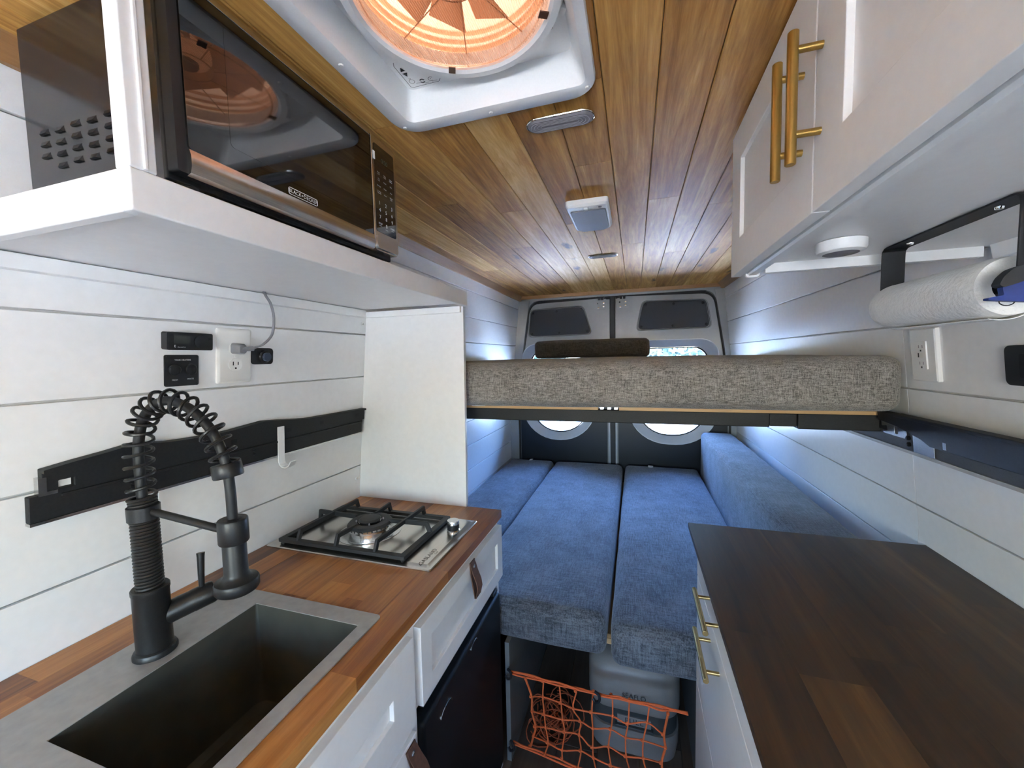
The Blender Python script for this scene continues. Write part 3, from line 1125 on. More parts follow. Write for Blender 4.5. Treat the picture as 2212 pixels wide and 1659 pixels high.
# sink
sk = thing('kitchen_sink', 'square gunmetal drop-in sink with a wide brushed rim', 'sink', (-0.67, 0.42, 0.70))
BX0, BX1, BY0, BY1 = -0.756, -0.502, 0.284, 0.592
mb = MB()
mb.plate(rrect(SX0, SX1, SY0, SY1, 0.010), [[(BX0, BY0), (BX1, BY0), (BX1, BY1), (BX0, BY1)]], ZT + 0.0002, ZT + 0.0032)
obj('rim', mb, 'sinkrim', sk, 'brushed grey sink rim', bev=0.0010)
mb = MB()
rings = []
for z, ins, r_ in ((ZT + 0.002, 0.0, 0.004), (0.86, 0.001, 0.008), (0.735, 0.003, 0.012), (0.715, 0.010, 0.02), (0.709, 0.026, 0.03)):
    rings.append([(a, b, z) for a, b in rrect(BX0 + ins, BX1 - ins, BY0 + ins, BY1 - ins, r_, 4)])
mb.loft(rings, cap=False)
mb.f.append(list(range(len(mb.v) - len(rings[-1]), len(mb.v)))[::-1])
# outer skin of the bowl, 2 mm behind
rings = []
for z, ins, r_ in ((ZT, -0.002, 0.004), (0.72, -0.001, 0.012), (0.705, 0.018, 0.03)):
    rings.append([(a, b, z) for a, b in rrect(BX0 + ins, BX1 - ins, BY0 + ins, BY1 - ins, r_, 4)])
mb2 = MB().loft(rings, cap=False)
bas = obj('basin', mb, 'basin', sk, 'gunmetal basin, its shade put into a darker grey')
obj('drain', MB().lathe([(0.042, 0.7095), (0.042, 0.7125), (0.034, 0.7130), (0.030, 0.7105), (0.0, 0.7100)], (-0.63, 0.44, 0), n=24), 'steel', bas)
for k in range(6):
    a = k * math.pi / 3
    obj('drain_slot', MB().box(-0.63 + 0.017 * math.cos(a) - 0.003, -0.63 + 0.017 * math.cos(a) + 0.003, 0.44 + 0.017 * math.sin(a) - 0.003, 0.44 + 0.017 * math.sin(a) + 0.003, 0.7098, 0.7112), 'blackrub', bas)

# spring faucet
fc = thing('spring_faucet', 'matte black spring faucet with pull-down spray head at the sink', 'faucet', (-0.804, 0.439, ZT + 0.003))
bx, by, bz = -0.804, 0.439, ZT + 0.003
th = R(6)
dx, dy = math.cos(th), math.sin(th)


def F3(r, z, s=0.0):
    return Vector((bx + dx * r - dy * s, by + dy * r + dx * s, z))


obj('base_flange', MB().lathe([(0.031, 0), (0.031, 0.005), (0.029, 0.009), (0.0255, 0.011), (0.0255, 0.012)], (bx, by, bz), n=36), 'matteblack', fc)
obj('body', MB().lathe([(0.0255, 0.0), (0.0255, 0.100), (0.0265, 0.103), (0.0265, 0.109), (0.0250, 0.111), (0.020, 0.111)], (bx, by, bz + 0.009), n=36), 'matteblack', fc)
# close-wound lower spring
pts = []
turns, z0, z1 = 24, 1.030, 1.168
for i in range(turns * 16 + 1):
    a = 2 * math.pi * i / 16
    pts.append((bx + 0.0172 * math.cos(a), by + 0.0172 * math.sin(a), z0 + (z1 - z0) * i / (turns * 16)))
obj('close_spring', MB().tube(pts, 0.0030, 7), 'matteblack', fc)
obj('riser_pipe', MB().lathe([(0.0150, 0.98), (0.0150, 1.185)], (bx, by, 0), n=20), 'matteblack', fc)
obj('collar', MB().lathe([(0.021, 1.152), (0.0225, 1.153), (0.0225, 1.176), (0.021, 1.177)], (bx, by, 0), n=32), 'matteblack', fc)
# hose arch
arch = bez([F3(0, 1.17), F3(-0.001, 1.235), F3(0.003, 1.290), F3(0.022, 1.333), F3(0.062, 1.356), F3(0.108, 1.346), F3(0.146, 1.316), F3(0.168, 1.280), F3(0.178, 1.242), F3(0.181, 1.205), F3(0.181, 1.155)], 80)
obj('hose', MB().tube(arch, 0.0076, 12), 'blackrub', fc, 'black braided hose')
# open spring wound round the arch
P = [Vector(p) for p in arch]
cum = [0.0]
for a, b in zip(P, P[1:]):
    cum.append(cum[-1] + (b - a).length)


def along(s):
    for i in range(len(P) - 1):
        if cum[i + 1] >= s:
            t = (s - cum[i]) / max(1e-9, cum[i + 1] - cum[i])
            return P[i].lerp(P[i + 1], t), (P[i + 1] - P[i]).normalized()
    return P[-1], (P[-1] - P[-2]).normalized()


send = cum[-1] - 0.090
side = F3(0, 0, 1) - F3(0, 0, 0)
pts = []
NT, PER = 22, 18
s = 0.0
ph = 0.0
NN = NT * PER
for i in range(NN + 1):
    t = i / NN
    # a few tight turns at the foot, then open ones
    s = send * (0.035 * min(1, t / 0.12) + 0.965 * max(0.0, (t - 0.12) / 0.88)) + 0.006
    p, tg = along(s)
    e1 = side.normalized()
    e2 = tg.cross(e1).normalized()
    a = 2 * math.pi * i / PER
    rad = 0.0185 if t > 0.1 else 0.0172
    pts.append(p + e1 * (rad * math.cos(a)) + e2 * (rad * math.sin(a)))
obj('open_spring', MB().tube(pts, 0.0028, 7), 'matteblack', fc)
p, tg = along(cum[-1] - 0.088)
obj('spring_end_cap', MB().lathe([(0.012, -0.010), (0.0205, -0.010), (0.0215, -0.008), (0.0215, 0.010), (0.0205, 0.012), (0.012, 0.012)], p, -tg, 30), 'matteblack', fc)
HX = F3(0.181, -0.008)
obj('holder_arm', MB().tube([F3(0.015, 1.167), F3(0.161, 1.144)], 0.0062, 14), 'matteblack', fc)
hd = obj('spray_head', MB().lathe([(0.0, 1.052), (0.030, 1.053), (0.0318, 1.056), (0.0318, 1.068), (0.0305, 1.0705), (0.0235, 1.0725), (0.0192, 1.0765), (0.0172, 1.083), (0.0168, 1.165), (0.014, 1.172), (0.010, 1.173)], HX, n=36), 'matteblack', fc)
obj('holder_ring', MB().lathe([(0.0175, 1.133), (0.0205, 1.133), (0.0215, 1.135), (0.0215, 1.170), (0.0205, 1.172), (0.0175, 1.172)], HX, n=32), 'matteblack', fc)
obj('spray_face', MB().lathe([(0.0, 1.0505), (0.026, 1.0505), (0.026, 1.053)], HX, n=30), 'blackrub', hd)
# valve and lever on the far side of the body
vd = Vector((0.46, 0.86, 0.16)).normalized()
v0 = Vector((bx, by, bz + 0.058))
vb = obj('valve', MB().lathe([(0.0195, 0.010), (0.0195, 0.055), (0.0200, 0.056), (0.0200, 0.084), (0.0185, 0.089), (0.010, 0.091), (0.0, 0.091)], v0, vd, 30), 'matteblack', fc)
lv = v0 + vd * 0.070
obj('lever', MB().tube([lv + Vector((0, 0, 0.017)), lv + Vector((0.001, 0.0, 0.045)), lv + Vector((0.0, 0.002, 0.075)), lv + Vector((-0.001, 0.003, 0.082))], lambda t: 0.0045 + 0.0022 * t, 12), 'matteblack', vb)

# gas hob
hb = thing('gas_hob', 'single burner stainless gas hob with black iron grate and one knob', 'hob', (-0.72, 0.94, ZT))
HX0, HX1, HY0, HY1 = -0.970, -0.463, 0.797, 1.093
mb = MB()
rings = []
for ins, z in ((0.0, ZT + 0.0004), (0.0, ZT + 0.003), (0.002, ZT + 0.005), (0.011, ZT + 0.0055), (0.016, ZT + 0.0085), (0.020, ZT + 0.0090)):
    rings.append([(a, b, z) for a, b in rrect(HX0 + ins, HX1 - ins, HY0 + ins, HY1 - ins, 0.006, 3)])
mb.loft(rings)
tray = obj('steel_plate', mb, 'steelx', hb, 'brushed stainless plate')
ZP = ZT + 0.009
# pressed well round the burner
bc = (-0.735, 0.938)
obj('burner_dish', MB().lathe([(0.088, ZP - 0.001), (0.088, ZP + 0.0010), (0.082, ZP + 0.0022), (0.072, ZP + 0.0006), (0.05, ZP + 0.0006)], (bc[0], bc[1], 0), n=40), 'steel', tray)
bu = obj('burner_base', MB().lathe([(0.052, ZP), (0.052, ZP + 0.010), (0.058, ZP + 0.011), (0.060, ZP + 0.018), (0.060, ZP + 0.024), (0.045, ZP + 0.024)], (bc[0], bc[1], 0), n=44), 'chrome', hb, 'polished burner base')
for k in range(30):
    a = 2 * math.pi * k / 30
    obj('flame_slot', MB(Fr((bc[0] + 0.0603 * math.cos(a), bc[1] + 0.0603 * math.sin(a), ZP + 0.0215), (-math.sin(a), math.cos(a), 0), (0, 0, 1), (math.cos(a), math.sin(a), 0))).box(-0.0013, 0.0013, -0.003, 0.0026, -0.003, 0.0006), 'blackrub', bu)
obj('burner_ring', MB().lathe([(0.034, ZP + 0.024), (0.062, ZP + 0.024), (0.0625, ZP + 0.027), (0.058, ZP + 0.032), (0.044, ZP + 0.034), (0.034, ZP + 0.031)], (bc[0], bc[1], 0), n=44, cap=False), 'iron', hb)
obj('inner_flame_ring', MB().lathe([(0.0315, ZP + 0.018), (0.0315, ZP + 0.032), (0.026, ZP + 0.034), (0.0, ZP + 0.034)], (bc[0], bc[1], 0), n=32), 'steel', hb)
obj('burner_cap', MB().lathe([(0.030, ZP + 0.034), (0.031, ZP + 0.037), (0.027, ZP + 0.0405), (0.012, ZP + 0.042), (0.0, ZP + 0.042)], (bc[0], bc[1], 0), n=32), 'iron', hb)
for a in (0.5, 2.2, 3.7, 5.3):
    obj('igniter', MB().lathe([(0.0026, ZP + 0.024), (0.0026, ZP + 0.036), (0.0012, ZP + 0.038)], (bc[0] + 0.037 * math.cos(a), bc[1] + 0.037 * math.sin(a), 0), n=10), 'lensgrey', hb)
# cast iron grate
mb = MB()
gx0, gx1, gy0, gy1 = -0.938, -0.540, 0.808, 1.068
zb0, zb1 = ZP + 0.003, ZP + 0.013
mb.plate(rpoly([(gx0, gy0), (gx1, gy0), (gx1, gy1), (gx0, gy1)], 0.006, 2), [[(gx0 + 0.018, gy0 + 0.017), (gx1 - 0.018, gy0 + 0.017), (gx1 - 0.018, gy1 - 0.017), (gx0 + 0.018, gy1 - 0.017)]], zb0, zb1)
gt = obj('grate_frame', mb, 'iron', hb, 'black cast iron grate', bev=0.002)


def finger(pts, w=0.0085):
    """square bar through points, standing on edge"""
    mb = MB()
    q = [Vector(p) for p in pts]
    rings = []
    for i, p in enumerate(q):
        t0 = (q[i] - q[i - 1]).normalized() if i else (q[1] - q[0]).normalized()
        t1 = (q[i + 1] - q[i]).normalized() if i < len(q) - 1 else t0
        t = (t0 + t1).normalized()
        hz = Vector((q[-1].x - q[0].x, q[-1].y - q[0].y, 0)).normalized()
        sd = Vector((-hz.y, hz.x, 0))
        nn = t.cross(sd).normalized()
        k = 1.0 / max(0.6, t.dot(t0))
        h = 0.0062 * k
        rings.append([p - sd * w / 2 - nn * h, p + sd * w / 2 - nn * h, p + sd * w / 2 + nn * h, p - sd * w / 2 + nn * h])
    mb.loft(rings)
    obj('grate_finger', mb, 'iron', gt, bev=0.0015, seg=1)


zt = ZT + 0.043
zl = ZP + 0.006
for xf in (-0.876, -0.630):
    finger([(xf, gy0 + 0.008, zl), (xf, gy0 + 0.020, zt), (xf, gy1 - 0.012, zt), (xf, gy1 - 0.004, zl)])
finger([(-0.752, gy0 + 0.008, zl), (-0.752, gy0 + 0.020, zt), (-0.752, 0.900, zt - 0.004)])
finger([(-0.752, gy1 - 0.004, zl), (-0.752, gy1 - 0.012, zt), (-0.752, 0.985, zt - 0.004)])
finger([(gx0 + 0.008, 0.955, zl), (gx0 + 0.012, 0.955, zt), (-0.795, 0.955, zt - 0.004)])
finger([(gx1 - 0.008, 0.955, zl), (gx1 - 0.020, 0.955, zt), (-0.690, 0.955, zt - 0.004)])
for (px, py) in ((gx0 + 0.01, gy0 + 0.01), (gx1 - 0.01, gy0 + 0.01), (gx0 + 0.01, gy1 - 0.01), (gx1 - 0.01, gy1 - 0.01)):
    obj('grate_foot', MB().lathe([(0.006, ZP - 0.001), (0.006, ZP + 0.004)], (px, py, 0), n=10), 'blackrub', gt)
kn = obj('knob', MB().lathe([(0.0, 0.032), (0.0165, 0.032), (0.0175, 0.030), (0.0175, 0.0215), (0.0165, 0.021)][::-1], (-0.500, 1.000, ZP), n=30), 'steel', hb, 'steel control knob')
obj('knob_skirt', MB().lathe([(0.0165, 0.006), (0.0172, 0.008), (0.0168, 0.0205), (0.0160, 0.021)], (-0.500, 1.000, ZP), n=30), 'blackrub', kn)
obj('knob_collar', MB().lathe([(0.0185, 0.0), (0.0185, 0.003), (0.0150, 0.006)], (-0.500, 1.000, ZP), n=30), 'chrome', kn)
TF = Fr((-0.497, 0.850, ZP + 0.0002), (0, 1, 0), (-1, 0, 0), (0, 0, 1))
mb = MB()
lettering(mb, 'GASLAND', 0.0165, TF, 0, 0, 0.0002, spacing=1.1)
obj('lettering', mb, 'inkgrey', tray)
obj('lettering', lettering(MB(), 'Chef', 0.007, TF, 0.022, -0.011, 0.0002), 'inkgrey', tray)

# white end panel between counter and shelf
pn = thing('partition_panel', 'tall white end panel between the counter and the shelf', 'panel', (-0.76, 1.208, ZT))
mb = MB()
mb.loft([[(XL(z) + 0.001, 1.200, z), (-0.538 - 0.010 * (1.59 - z) / 0.68, 1.200, z), (-0.538 - 0.010 * (1.59 - z) / 0.68, 1.216, z), (XL(z) + 0.001, 1.216, z)] for z in (ZT, 0.95, 1.20, 1.586)])
obj('board', mb, 'white', pn, bev=0.001)
obj('batten', MB().box(-0.913, -0.545, 1.188, 1.200, 1.566, 1.586), 'white', pn, bev=0.001)
for z in (1.545, 0.985):
    o = obj('corner_clip', MB(Fr((XL(z) + 0.001, 1.190, z), (0, 1, 0), (0.1, 0, 1), (1, 0, -0.1))).plate(rrect(-0.016, 0.008, -0.006, 0.006, 0.006, 4), [], 0, 0.003), 'plastic', pn, bev=0.001)
    obj('screw', MB(Fr((XL(z) + 0.001, 1.190, z), (0, 1, 0), (0.1, 0, 1), (1, 0, -0.1))).lathe([(0.003, 0.003), (0.002, 0.0045), (0, 0.0045)], (-0.008, 0, 0), n=10), 'steel', o)

# shelf above the kitchen
sh = thing('wall_shelf', 'white wall shelf with a deep front lip carrying the microwave', 'shelf', (-0.72, 0.75, 1.585))
SHY0, SHY1 = 0.298, 1.200
mb = MB().box(-0.915, -0.538, SHY0 + 0.012, 1.186, 1.594, 1.612)
obj('shelf_board', mb, 'white', sh, bev=0.001)
obj('front_lip', MB().box(-0.538, -0.522, SHY0, SHY1, 1.585, 1.632), 'white', sh, bev=0.0025)
obj('end_lip', MB().box(-0.912, -0.5382, SHY0, SHY0 + 0.016, 1.585, 1.632), 'white', sh, bev=0.0025)
obj('top_board', MB().box(-0.910, -0.5382, SHY0 + 0.0162, SHY1, 1.6125, 1.631), 'white', sh, bev=0.001)
mb = MB().box(-0.546, -0.522, SHY0 + 0.001, SHY0 + 0.028, 1.632, 1.897)
ps = obj('corner_post', mb, 'white', sh, 'white upright post at the corner of the shelf', bev=0.002)
obj('post_bead', MB().box(-0.5225, -0.5190, SHY0 + 0.014, SHY0 + 0.018, 1.633, 1.896), 'white', ps, bev=0.001)
mb = MB().prism([(XL(1.592), 1.592), (XL(1.592) + 0.011, 1.592), (XL(1.566) + 0.011, 1.568), (XL(1.566), 1.566)], 'y', -0.3, 1.187)
struct('trim_5', mb, 'white', bev=0.001, label='narrow white batten on the wall under the shelf')

# ------------------------------------------------------------------ microwave
mw = thing('microwave', 'black and stainless microwave standing on the white shelf', 'microwave', (-0.66, 0.57, 1.632))
MX, MY0, MY1, MZ0, MZ1 = -0.516, 0.345, 0.801, 1.641, 1.884
MF = Fr((MX, 0, 0), (0, 1, 0), (0, 0, 1), (1, 0, 0))
bd = obj('casing', MB().box(-0.818, MX - 0.028, MY0 + 0.004, MY1 - 0.004, MZ0, MZ1), plain('black_enamel', (0.012, 0.012, 0.013), 0.16, var=0.15, nscale=300), mw, 'glossy black enamel casing', bev=0.002)
# louvres pressed into the side that faces the room
for i in range(6):
    for j in range(4):
        if i == 0 and j > 2:
            continue
        ax = -0.775 + i * 0.034
        az = 1.738 - j * 0.0155 - 0.002 * (i % 2)
        Ff = Fr((ax, MY0 + 0.004, az), (1, 0, 0), (0, 0, 1), (0, -1, 0))
        mb = MB(Ff)
        mb.loft([[(-0.009, -0.0035, 0.0), (0.009, -0.0035, 0.0), (0.009, 0.0035, 0.0), (-0.009, 0.0035, 0.0)], [(-0.006, -0.0032, 0.0032), (0.006, -0.0032, 0.0032), (0.007, 0.0015, 0.001), (-0.007, 0.0015, 0.001)]])
        obj('louvre', mb, 'fridge', bd)
for (px, py) in ((-0.55, MY0 + 0.03), (-0.55, MY1 - 0.03), (-0.79, MY0 + 0.03), (-0.79, MY1 - 0.03)):
    obj('foot', MB().lathe([(0.012, 1.6315), (0.014, 1.641)], (px, py, 0), n=14), 'blackrub', mw)
obj('front_chassis', MB().box(MX - 0.028, MX - 0.020, MY0, MY1 - 0.001, MZ0 - 0.001, MZ1), 'blackrub', mw, bev=0.002)
DY1 = 0.713
dr = obj('door', MB(MF).plate(rrect(MY0 + 0.001, DY1, MZ0 + 0.006, MZ1 - 0.001, 0.004), [], -0.020, -0.003), 'blackrub', mw, bev=0.002)
obj('door_top_band', MB(MF).box(MY0 + 0.016, DY1, 1.874, MZ1 - 0.001, -0.004, 0.0005), 'steelx', dr, bev=0.001)
obj('door_glass', MB(MF).plate(rrect(MY0 + 0.013, DY1, 1.676, 1.8735, 0.006), [], -0.006, 0.0), 'ovenglass', dr, 'mirror-black door glass', bev=0.0006)
obj('window_screen', MB(MF).plate(rrect(0.412, 0.662, 1.705, 1.858, 0.006), [], -0.001, 0.0003), 'ovenscreen', dr)
# rounded stainless lower band
mb = MB(MF)
prof = [(1.676, -0.006), (1.676, 0.0005), (1.668, 0.0030), (1.656, 0.0030), (1.648, 0.0005), (1.645, -0.006)]
mb.loft([[(a, b, c) for b, c in prof] for a in (MY0 + 0.013, MY0 + 0.016, DY1 - 0.001, DY1)])
obj('door_lower_band', mb, 'steelx', dr, 'brushed stainless lower door band')
mb = MB()
lettering(mb, 'BLACK+DECKER', 0.0079, MF, 0.532, 1.6840, 0.0006)
obj('lettering', mb, 'inkwhite', dr)
lg = rrect(0.5025, 0.5615, 1.6785, 1.6895, 0.003, 4)
obj('logo_border', MB(MF).plate(lg, [rrect(0.5033, 0.5607, 1.6793, 1.6887, 0.0024, 4)], 0.0002, 0.0007), 'inkwhite', dr)
cp = obj('control_panel', MB(MF).plate(rrect(0.7155, MY1, MZ0 + 0.006, MZ1 - 0.003, (0.010, 0.014, 0.014, 0.003)), [], -0.020, 0.0), 'steelx', mw, 'stainless control panel surround', bev=0.0016)
obj('chrome_edge', MB(MF).box(0.7140, 0.7170, 1.650, 1.880, -0.008, 0.0016), 'chrome', cp, bev=0.001)
obj('touch_panel', MB(MF).plate(rrect(0.7235, 0.7935, 1.687, 1.866, 0.004), [], -0.001, 0.0008), 'ovenglass', cp, 'black glass keypad')
obj('open_button', MB(MF).plate(rrect(0.7215, 0.7960, 1.651, 1.680, 0.007), [], -0.001, 0.0035), 'steelx', cp, bev=0.0015)
mb = MB()
for r0, row_ in enumerate(('123', '456', '789')):
    for c0, ch in enumerate(row_):
        lettering(mb, ch, 0.0105, MF, 0.7365 + 0.0215 * c0, 1.7475 - 0.0145 * r0, 0.0012)
lettering(mb, '0', 0.0105, MF, 0.758, 1.704, 0.0012)
lettering(mb, 'STOP', 0.0052, MF, 0.7365, 1.7045, 0.0012)
lettering(mb, 'CANCEL', 0.0026, MF, 0.7365, 1.7000, 0.0012)
lettering(mb, 'START', 0.0052, MF, 0.7800, 1.7045, 0.0012)
lettering(mb, '+30 SEC', 0.0026, MF, 0.7800, 1.7000, 0.0012)
lettering(mb, 'CLOCK', 0.0026, MF, 0.758, 1.6965, 0.0012)
for r0, row_ in enumerate((('Power\nLevel', 'Timer\nClock', 'Weight\nDefrost'), ('Pop\nCorn', 'Potato', 'Pizza'), ('Beverage', 'Frozen', 'Soup'), ('Cooking\nVegetable', 'Reheat', 'Dinner\nPlate'))):
    for c0, ch in enumerate(row_):
        lettering(mb, ch, 0.0034, MF, 0.7365 + 0.0215 * c0, 1.8085 - 0.0130 * r0, 0.0012)
obj('key_legends', mb, 'inkwhite', cp)
mb = MB()
lettering(mb, '0:00', 0.013, MF, 0.758, 1.838, 0.0012)
obj('clock_digits', mb, plain('dim_green_digits', (0.05, 0.075, 0.03), 0.4), cp)
obj('energy_sticker', MB(MF).box(0.7190, 0.7260, 1.832, 1.848, 0.0009, 0.0018), 'whitetag', cp)

# ------------------------------------------------------------------ things on the left wall
def lframe(y, z):
    return Fr((XL(z), y, z), (0, 1, 0), (0.10, 0, 1), (1, 0, -0.10))


F = lframe(0.7145, 1.4335)
ou = thing('wall_outlet', 'ivory duplex wall outlet with a grey plug, left of the push button', 'outlet', F.o)
obj('cover_plate', MB(F).loft([[(a, b, 0.0) for a, b in rrect(-0.043, 0.043, -0.066, 0.066, 0.004, 3)], [(a, b, 0.0035) for a, b in rrect(-0.0425, 0.0425, -0.0655, 0.0655, 0.004, 3)], [(a, b, 0.0062) for a, b in rrect(-0.038, 0.038, -0.061, 0.061, 0.003, 3)]]), 'ivory', ou)
for b0 in (0.0185, -0.0205):
    s_ = obj('socket', MB(F).plate(rpoly([(-0.0085, b0 - 0.0145), (0.0085, b0 - 0.0145), (0.0165, b0 - 0.007), (0.0165, b0 + 0.007), (0.0085, b0 + 0.0145), (-0.0085, b0 + 0.0145), (-0.0165, b0 + 0.007), (-0.0165, b0 - 0.007)], 0.006), [], 0.005, 0.0075), 'ivory', ou, bev=0.0006)
    if b0 < 0:
        for da, hh in ((-0.0062, 0.0045), (0.0062, 0.0038)):
            obj('slot', MB(F).box(da - 0.0011, da + 0.0011, b0 + 0.003 - hh, b0 + 0.003 + hh, 0.006, 0.0078), 'blackrub', s_)
        obj('ground_hole', MB(F).lathe([(0.0024, 0.006), (0.0024, 0.0078)], (0, b0 - 0.0085, 0), n=12), 'blackrub', s_)
obj('plate_screw', MB(F).lathe([(0.003, 0.006), (0.003, 0.0072), (0.0, 0.0075)], (0, -0.001, 0), n=10), 'ivory', ou)
pc = thing('power_cord', 'grey power cord running from the outlet up through the shelf', 'cord', F(0, 0.02, 0.01))
mb = MB(F)
mb.loft([[(a, b, c) for a, b in rrect(-w, w, 0.0185 - h, 0.0185 + h, 0.005, 3)] for c, w, h in ((0.0078, 0.0135, 0.0125), (0.024, 0.0125, 0.012), (0.032, 0.009, 0.009))])
obj('plug', mb, 'greycord', pc, bev=0.001)
mb = MB(F)
mb.tube([(0.0, 0.0185, 0.028), (0.011, 0.020, 0.034), (0.022, 0.021, 0.036)], 0.0058, 10)
obj('strain_relief', mb, 'greycord', pc)
for off in (-0.0016, 0.0016):
    pth = [F(0.018, 0.021 + off, 0.036), F(0.045, 0.032, 0.040 + off), F(0.072, 0.058, 0.038 + off), F(0.082, 0.100, 0.032 + off), F(0.076, 0.135, 0.028 + off), F(0.062 + off, 0.156, 0.026), F(0.055 + off, 0.182, 0.022)]
    obj('flex', MB().tube(bez(pth, 40), 0.0022, 8), 'greycord', pc)

F = lframe(0.607, 1.466)
ht = thing('heater_controller', 'wide black heater controller with a screen and round dial', 'controller', F.o)
obj('housing', MB(F).plate(rrect(-0.046, 0.046, -0.0185, 0.0185, 0.004), [], 0, 0.017), 'blackrub', ht, bev=0.0022)
obj('screen', MB(F).plate(rrect(-0.033, 0.000, -0.005, 0.012, 0.001), [], 0.016, 0.0174), 'lcd', ht)
obj('dial', MB(F).lathe([(0.0140, 0.016), (0.0140, 0.0195), (0.0120, 0.0205), (0.0, 0.0200)], (0.0200, 0, 0), n=28), 'black', ht)
obj('mode_key', MB(F).box(0.0375, 0.0425, 0.004, 0.009, 0.016, 0.0178), 'lcd', ht)
obj('logo', lettering(MB(), 'E', 0.007, F, -0.031, -0.0105, 0.0176), 'inkwhite', ht)
mb = MB()
lettering(mb, 'eberspacher', 0.0032, F, -0.0185, -0.0120, 0.0176)
obj('lettering', mb, 'inkwhite', ht)

F = lframe(0.5985, 1.4030)
tk = thing('tank_heater_panel', 'square black tank heater switch panel with two buttons', 'panel', F.o)
obj('faceplate', MB(F).plate(rrect(-0.0335, 0.0335, -0.0335, 0.0335, 0.004), [], 0, 0.003), 'blackrub', tk, bev=0.0008)
for a in (-0.0150, 0.0170):
    s_ = obj('rocker_button', MB(F).lathe([(0.0118, 0.003), (0.0118, 0.0062), (0.0105, 0.0072), (0.0100, 0.0062), (0.0, 0.0085)], (a, 0.002, 0), n=24), 'black', tk)
for body, sz, a, b in (('TANK HEATERS', 0.0046, 0.001, 0.0225), ('FRESH', 0.0042, -0.0145, -0.0200), ('WASTE', 0.0042, 0.0165, -0.0190)):
    obj('lettering', lettering(MB(), body, sz, F, a, b, 0.0033), 'inkwhite', tk)
for a in (-0.029, 0.029):
    for b in (-0.029, 0.029):
        obj('screw', MB(F).lathe([(0.0018, 0.003), (0.0012, 0.0038), (0, 0.0038)], (a, b, 0), n=8), 'black', tk)

F = lframe(0.790, 1.433)
pb = thing('push_switch', 'small black push switch with a blue-grey button beside the outlet', 'switch', F.o)
obj('faceplate', MB(F).plate(rrect(-0.0310, 0.0310, -0.0210, 0.0210, 0.009), [], 0, 0.004), 'blackrub', pb, bev=0.001)
obj('bezel', MB(F).lathe([(0.0165, 0.004), (0.0165, 0.010), (0.0140, 0.0135), (0.0120, 0.0135)], (0.002, -0.001, 0), n=26), 'black', pb)
obj('button', MB(F).lathe([(0.0115, 0.010), (0.0115, 0.018), (0.0105, 0.020), (0.0, 0.020)], (0.002, -0.001, 0), n=24), plain('blue_grey_button', (0.045, 0.06, 0.10), 0.4), pb)

# black bed rail on the left wall
lr = thing('bed_rail', 'long black bed rail on the left wall behind the faucet', 'rail', (XL(1.16), 0.78, 1.158))
FL = Fr((XL(1.16) + 0.001, 0, 1.16), (0, 1, 0), (0.10, 0, 1), (1, 0, -0.10))
topc = [(1.196, 0.085), (1.10, 0.086), (1.014, 0.087), (0.93, 0.089), (0.88, 0.094), (0.84, 0.099), (0.785, 0.104), (0.74, 0.100), (0.70, 0.096), (0.655, 0.094), (0.60, 0.095), (0.56, 0.097), (0.505, 0.106), (0.46, 0.099), (0.418, 0.094), (0.378, 0.088)]
outl = [(0.362, 0.0), (1.185, 0.0), (1.185, 0.045), (1.196, 0.045)] + topc + [(0.378, 0.045), (0.362, 0.045)]
holes = [[(a, 0.050), (a + w, 0.050), (a + w, 0.064), (a, 0.064)] for a, w in ((0.398, 0.020),)]
obj('rail_face', MB(FL).plate(outl, holes, 0.0, 0.012), 'black', lr, bev=0.0015)
obj('rail_ridge', MB(FL).box(0.40, 1.18, 0.036, 0.041, 0.011, 0.016), 'black', lr, bev=0.001)
obj('alloy_edge', MB(FL).box(0.362, 1.185, -0.005, 0.0, 0.0, 0.013), 'steel', lr, 'bright alloy lower edge')
obj('top_lip', MB(FL).loft([[(a, b - 0.006, 0.011), (a, b, 0.011), (a, b, 0.019), (a, b - 0.006, 0.019)] for a, b in topc]), 'black', lr)
obj('end_bracket', MB(FL).plate([(0.372, 0.044), (0.395, 0.044), (0.395, 0.050), (0.382, 0.050), (0.382, 0.075), (0.372, 0.075)], [], 0.004, 0.016), 'steel', lr)
obj('slot_plate', MB(FL).box(0.400, 0.416, 0.051, 0.063, 0.0035, 0.006), 'ivory', lr)
for a in (0.70, 0.862, 0.985, 1.15):
    obj('slot', MB(FL).box(a, a + 0.014, 0.060, 0.072, 0.0105, 0.0126), 'fridge', lr)
for a, b in ((0.500, 0.020), (0.500, 0.030), (0.760, 0.022), (0.760, 0.032), (1.12, 0.02)):
    obj('bolt', MB(FL).lathe([(0.004, 0.012), (0.0032, 0.0148), (0, 0.0152)], (a, b, 0), n=8), 'fridge', lr)
# white J hook hanging from the rail
mb = MB(FL)
path = [(0.080, 0.0135), (0.078, 0.0135), (0.040, 0.0150), (0.000, 0.0165), (-0.016, 0.0175), (-0.025, 0.021), (-0.031, 0.030), (-0.031, 0.042), (-0.024, 0.053), (-0.010, 0.060)]
mb = ribbon(mb, path, 0.829, 0.850, 0.0030)
jh = obj('utensil_hook', mb, 'plastic', None, loc=FL(0.84, 0.02, 0.014), bev=0.0008)
tag(jh, 'white plastic J-shaped hook hanging from the black bed rail', 'hook')

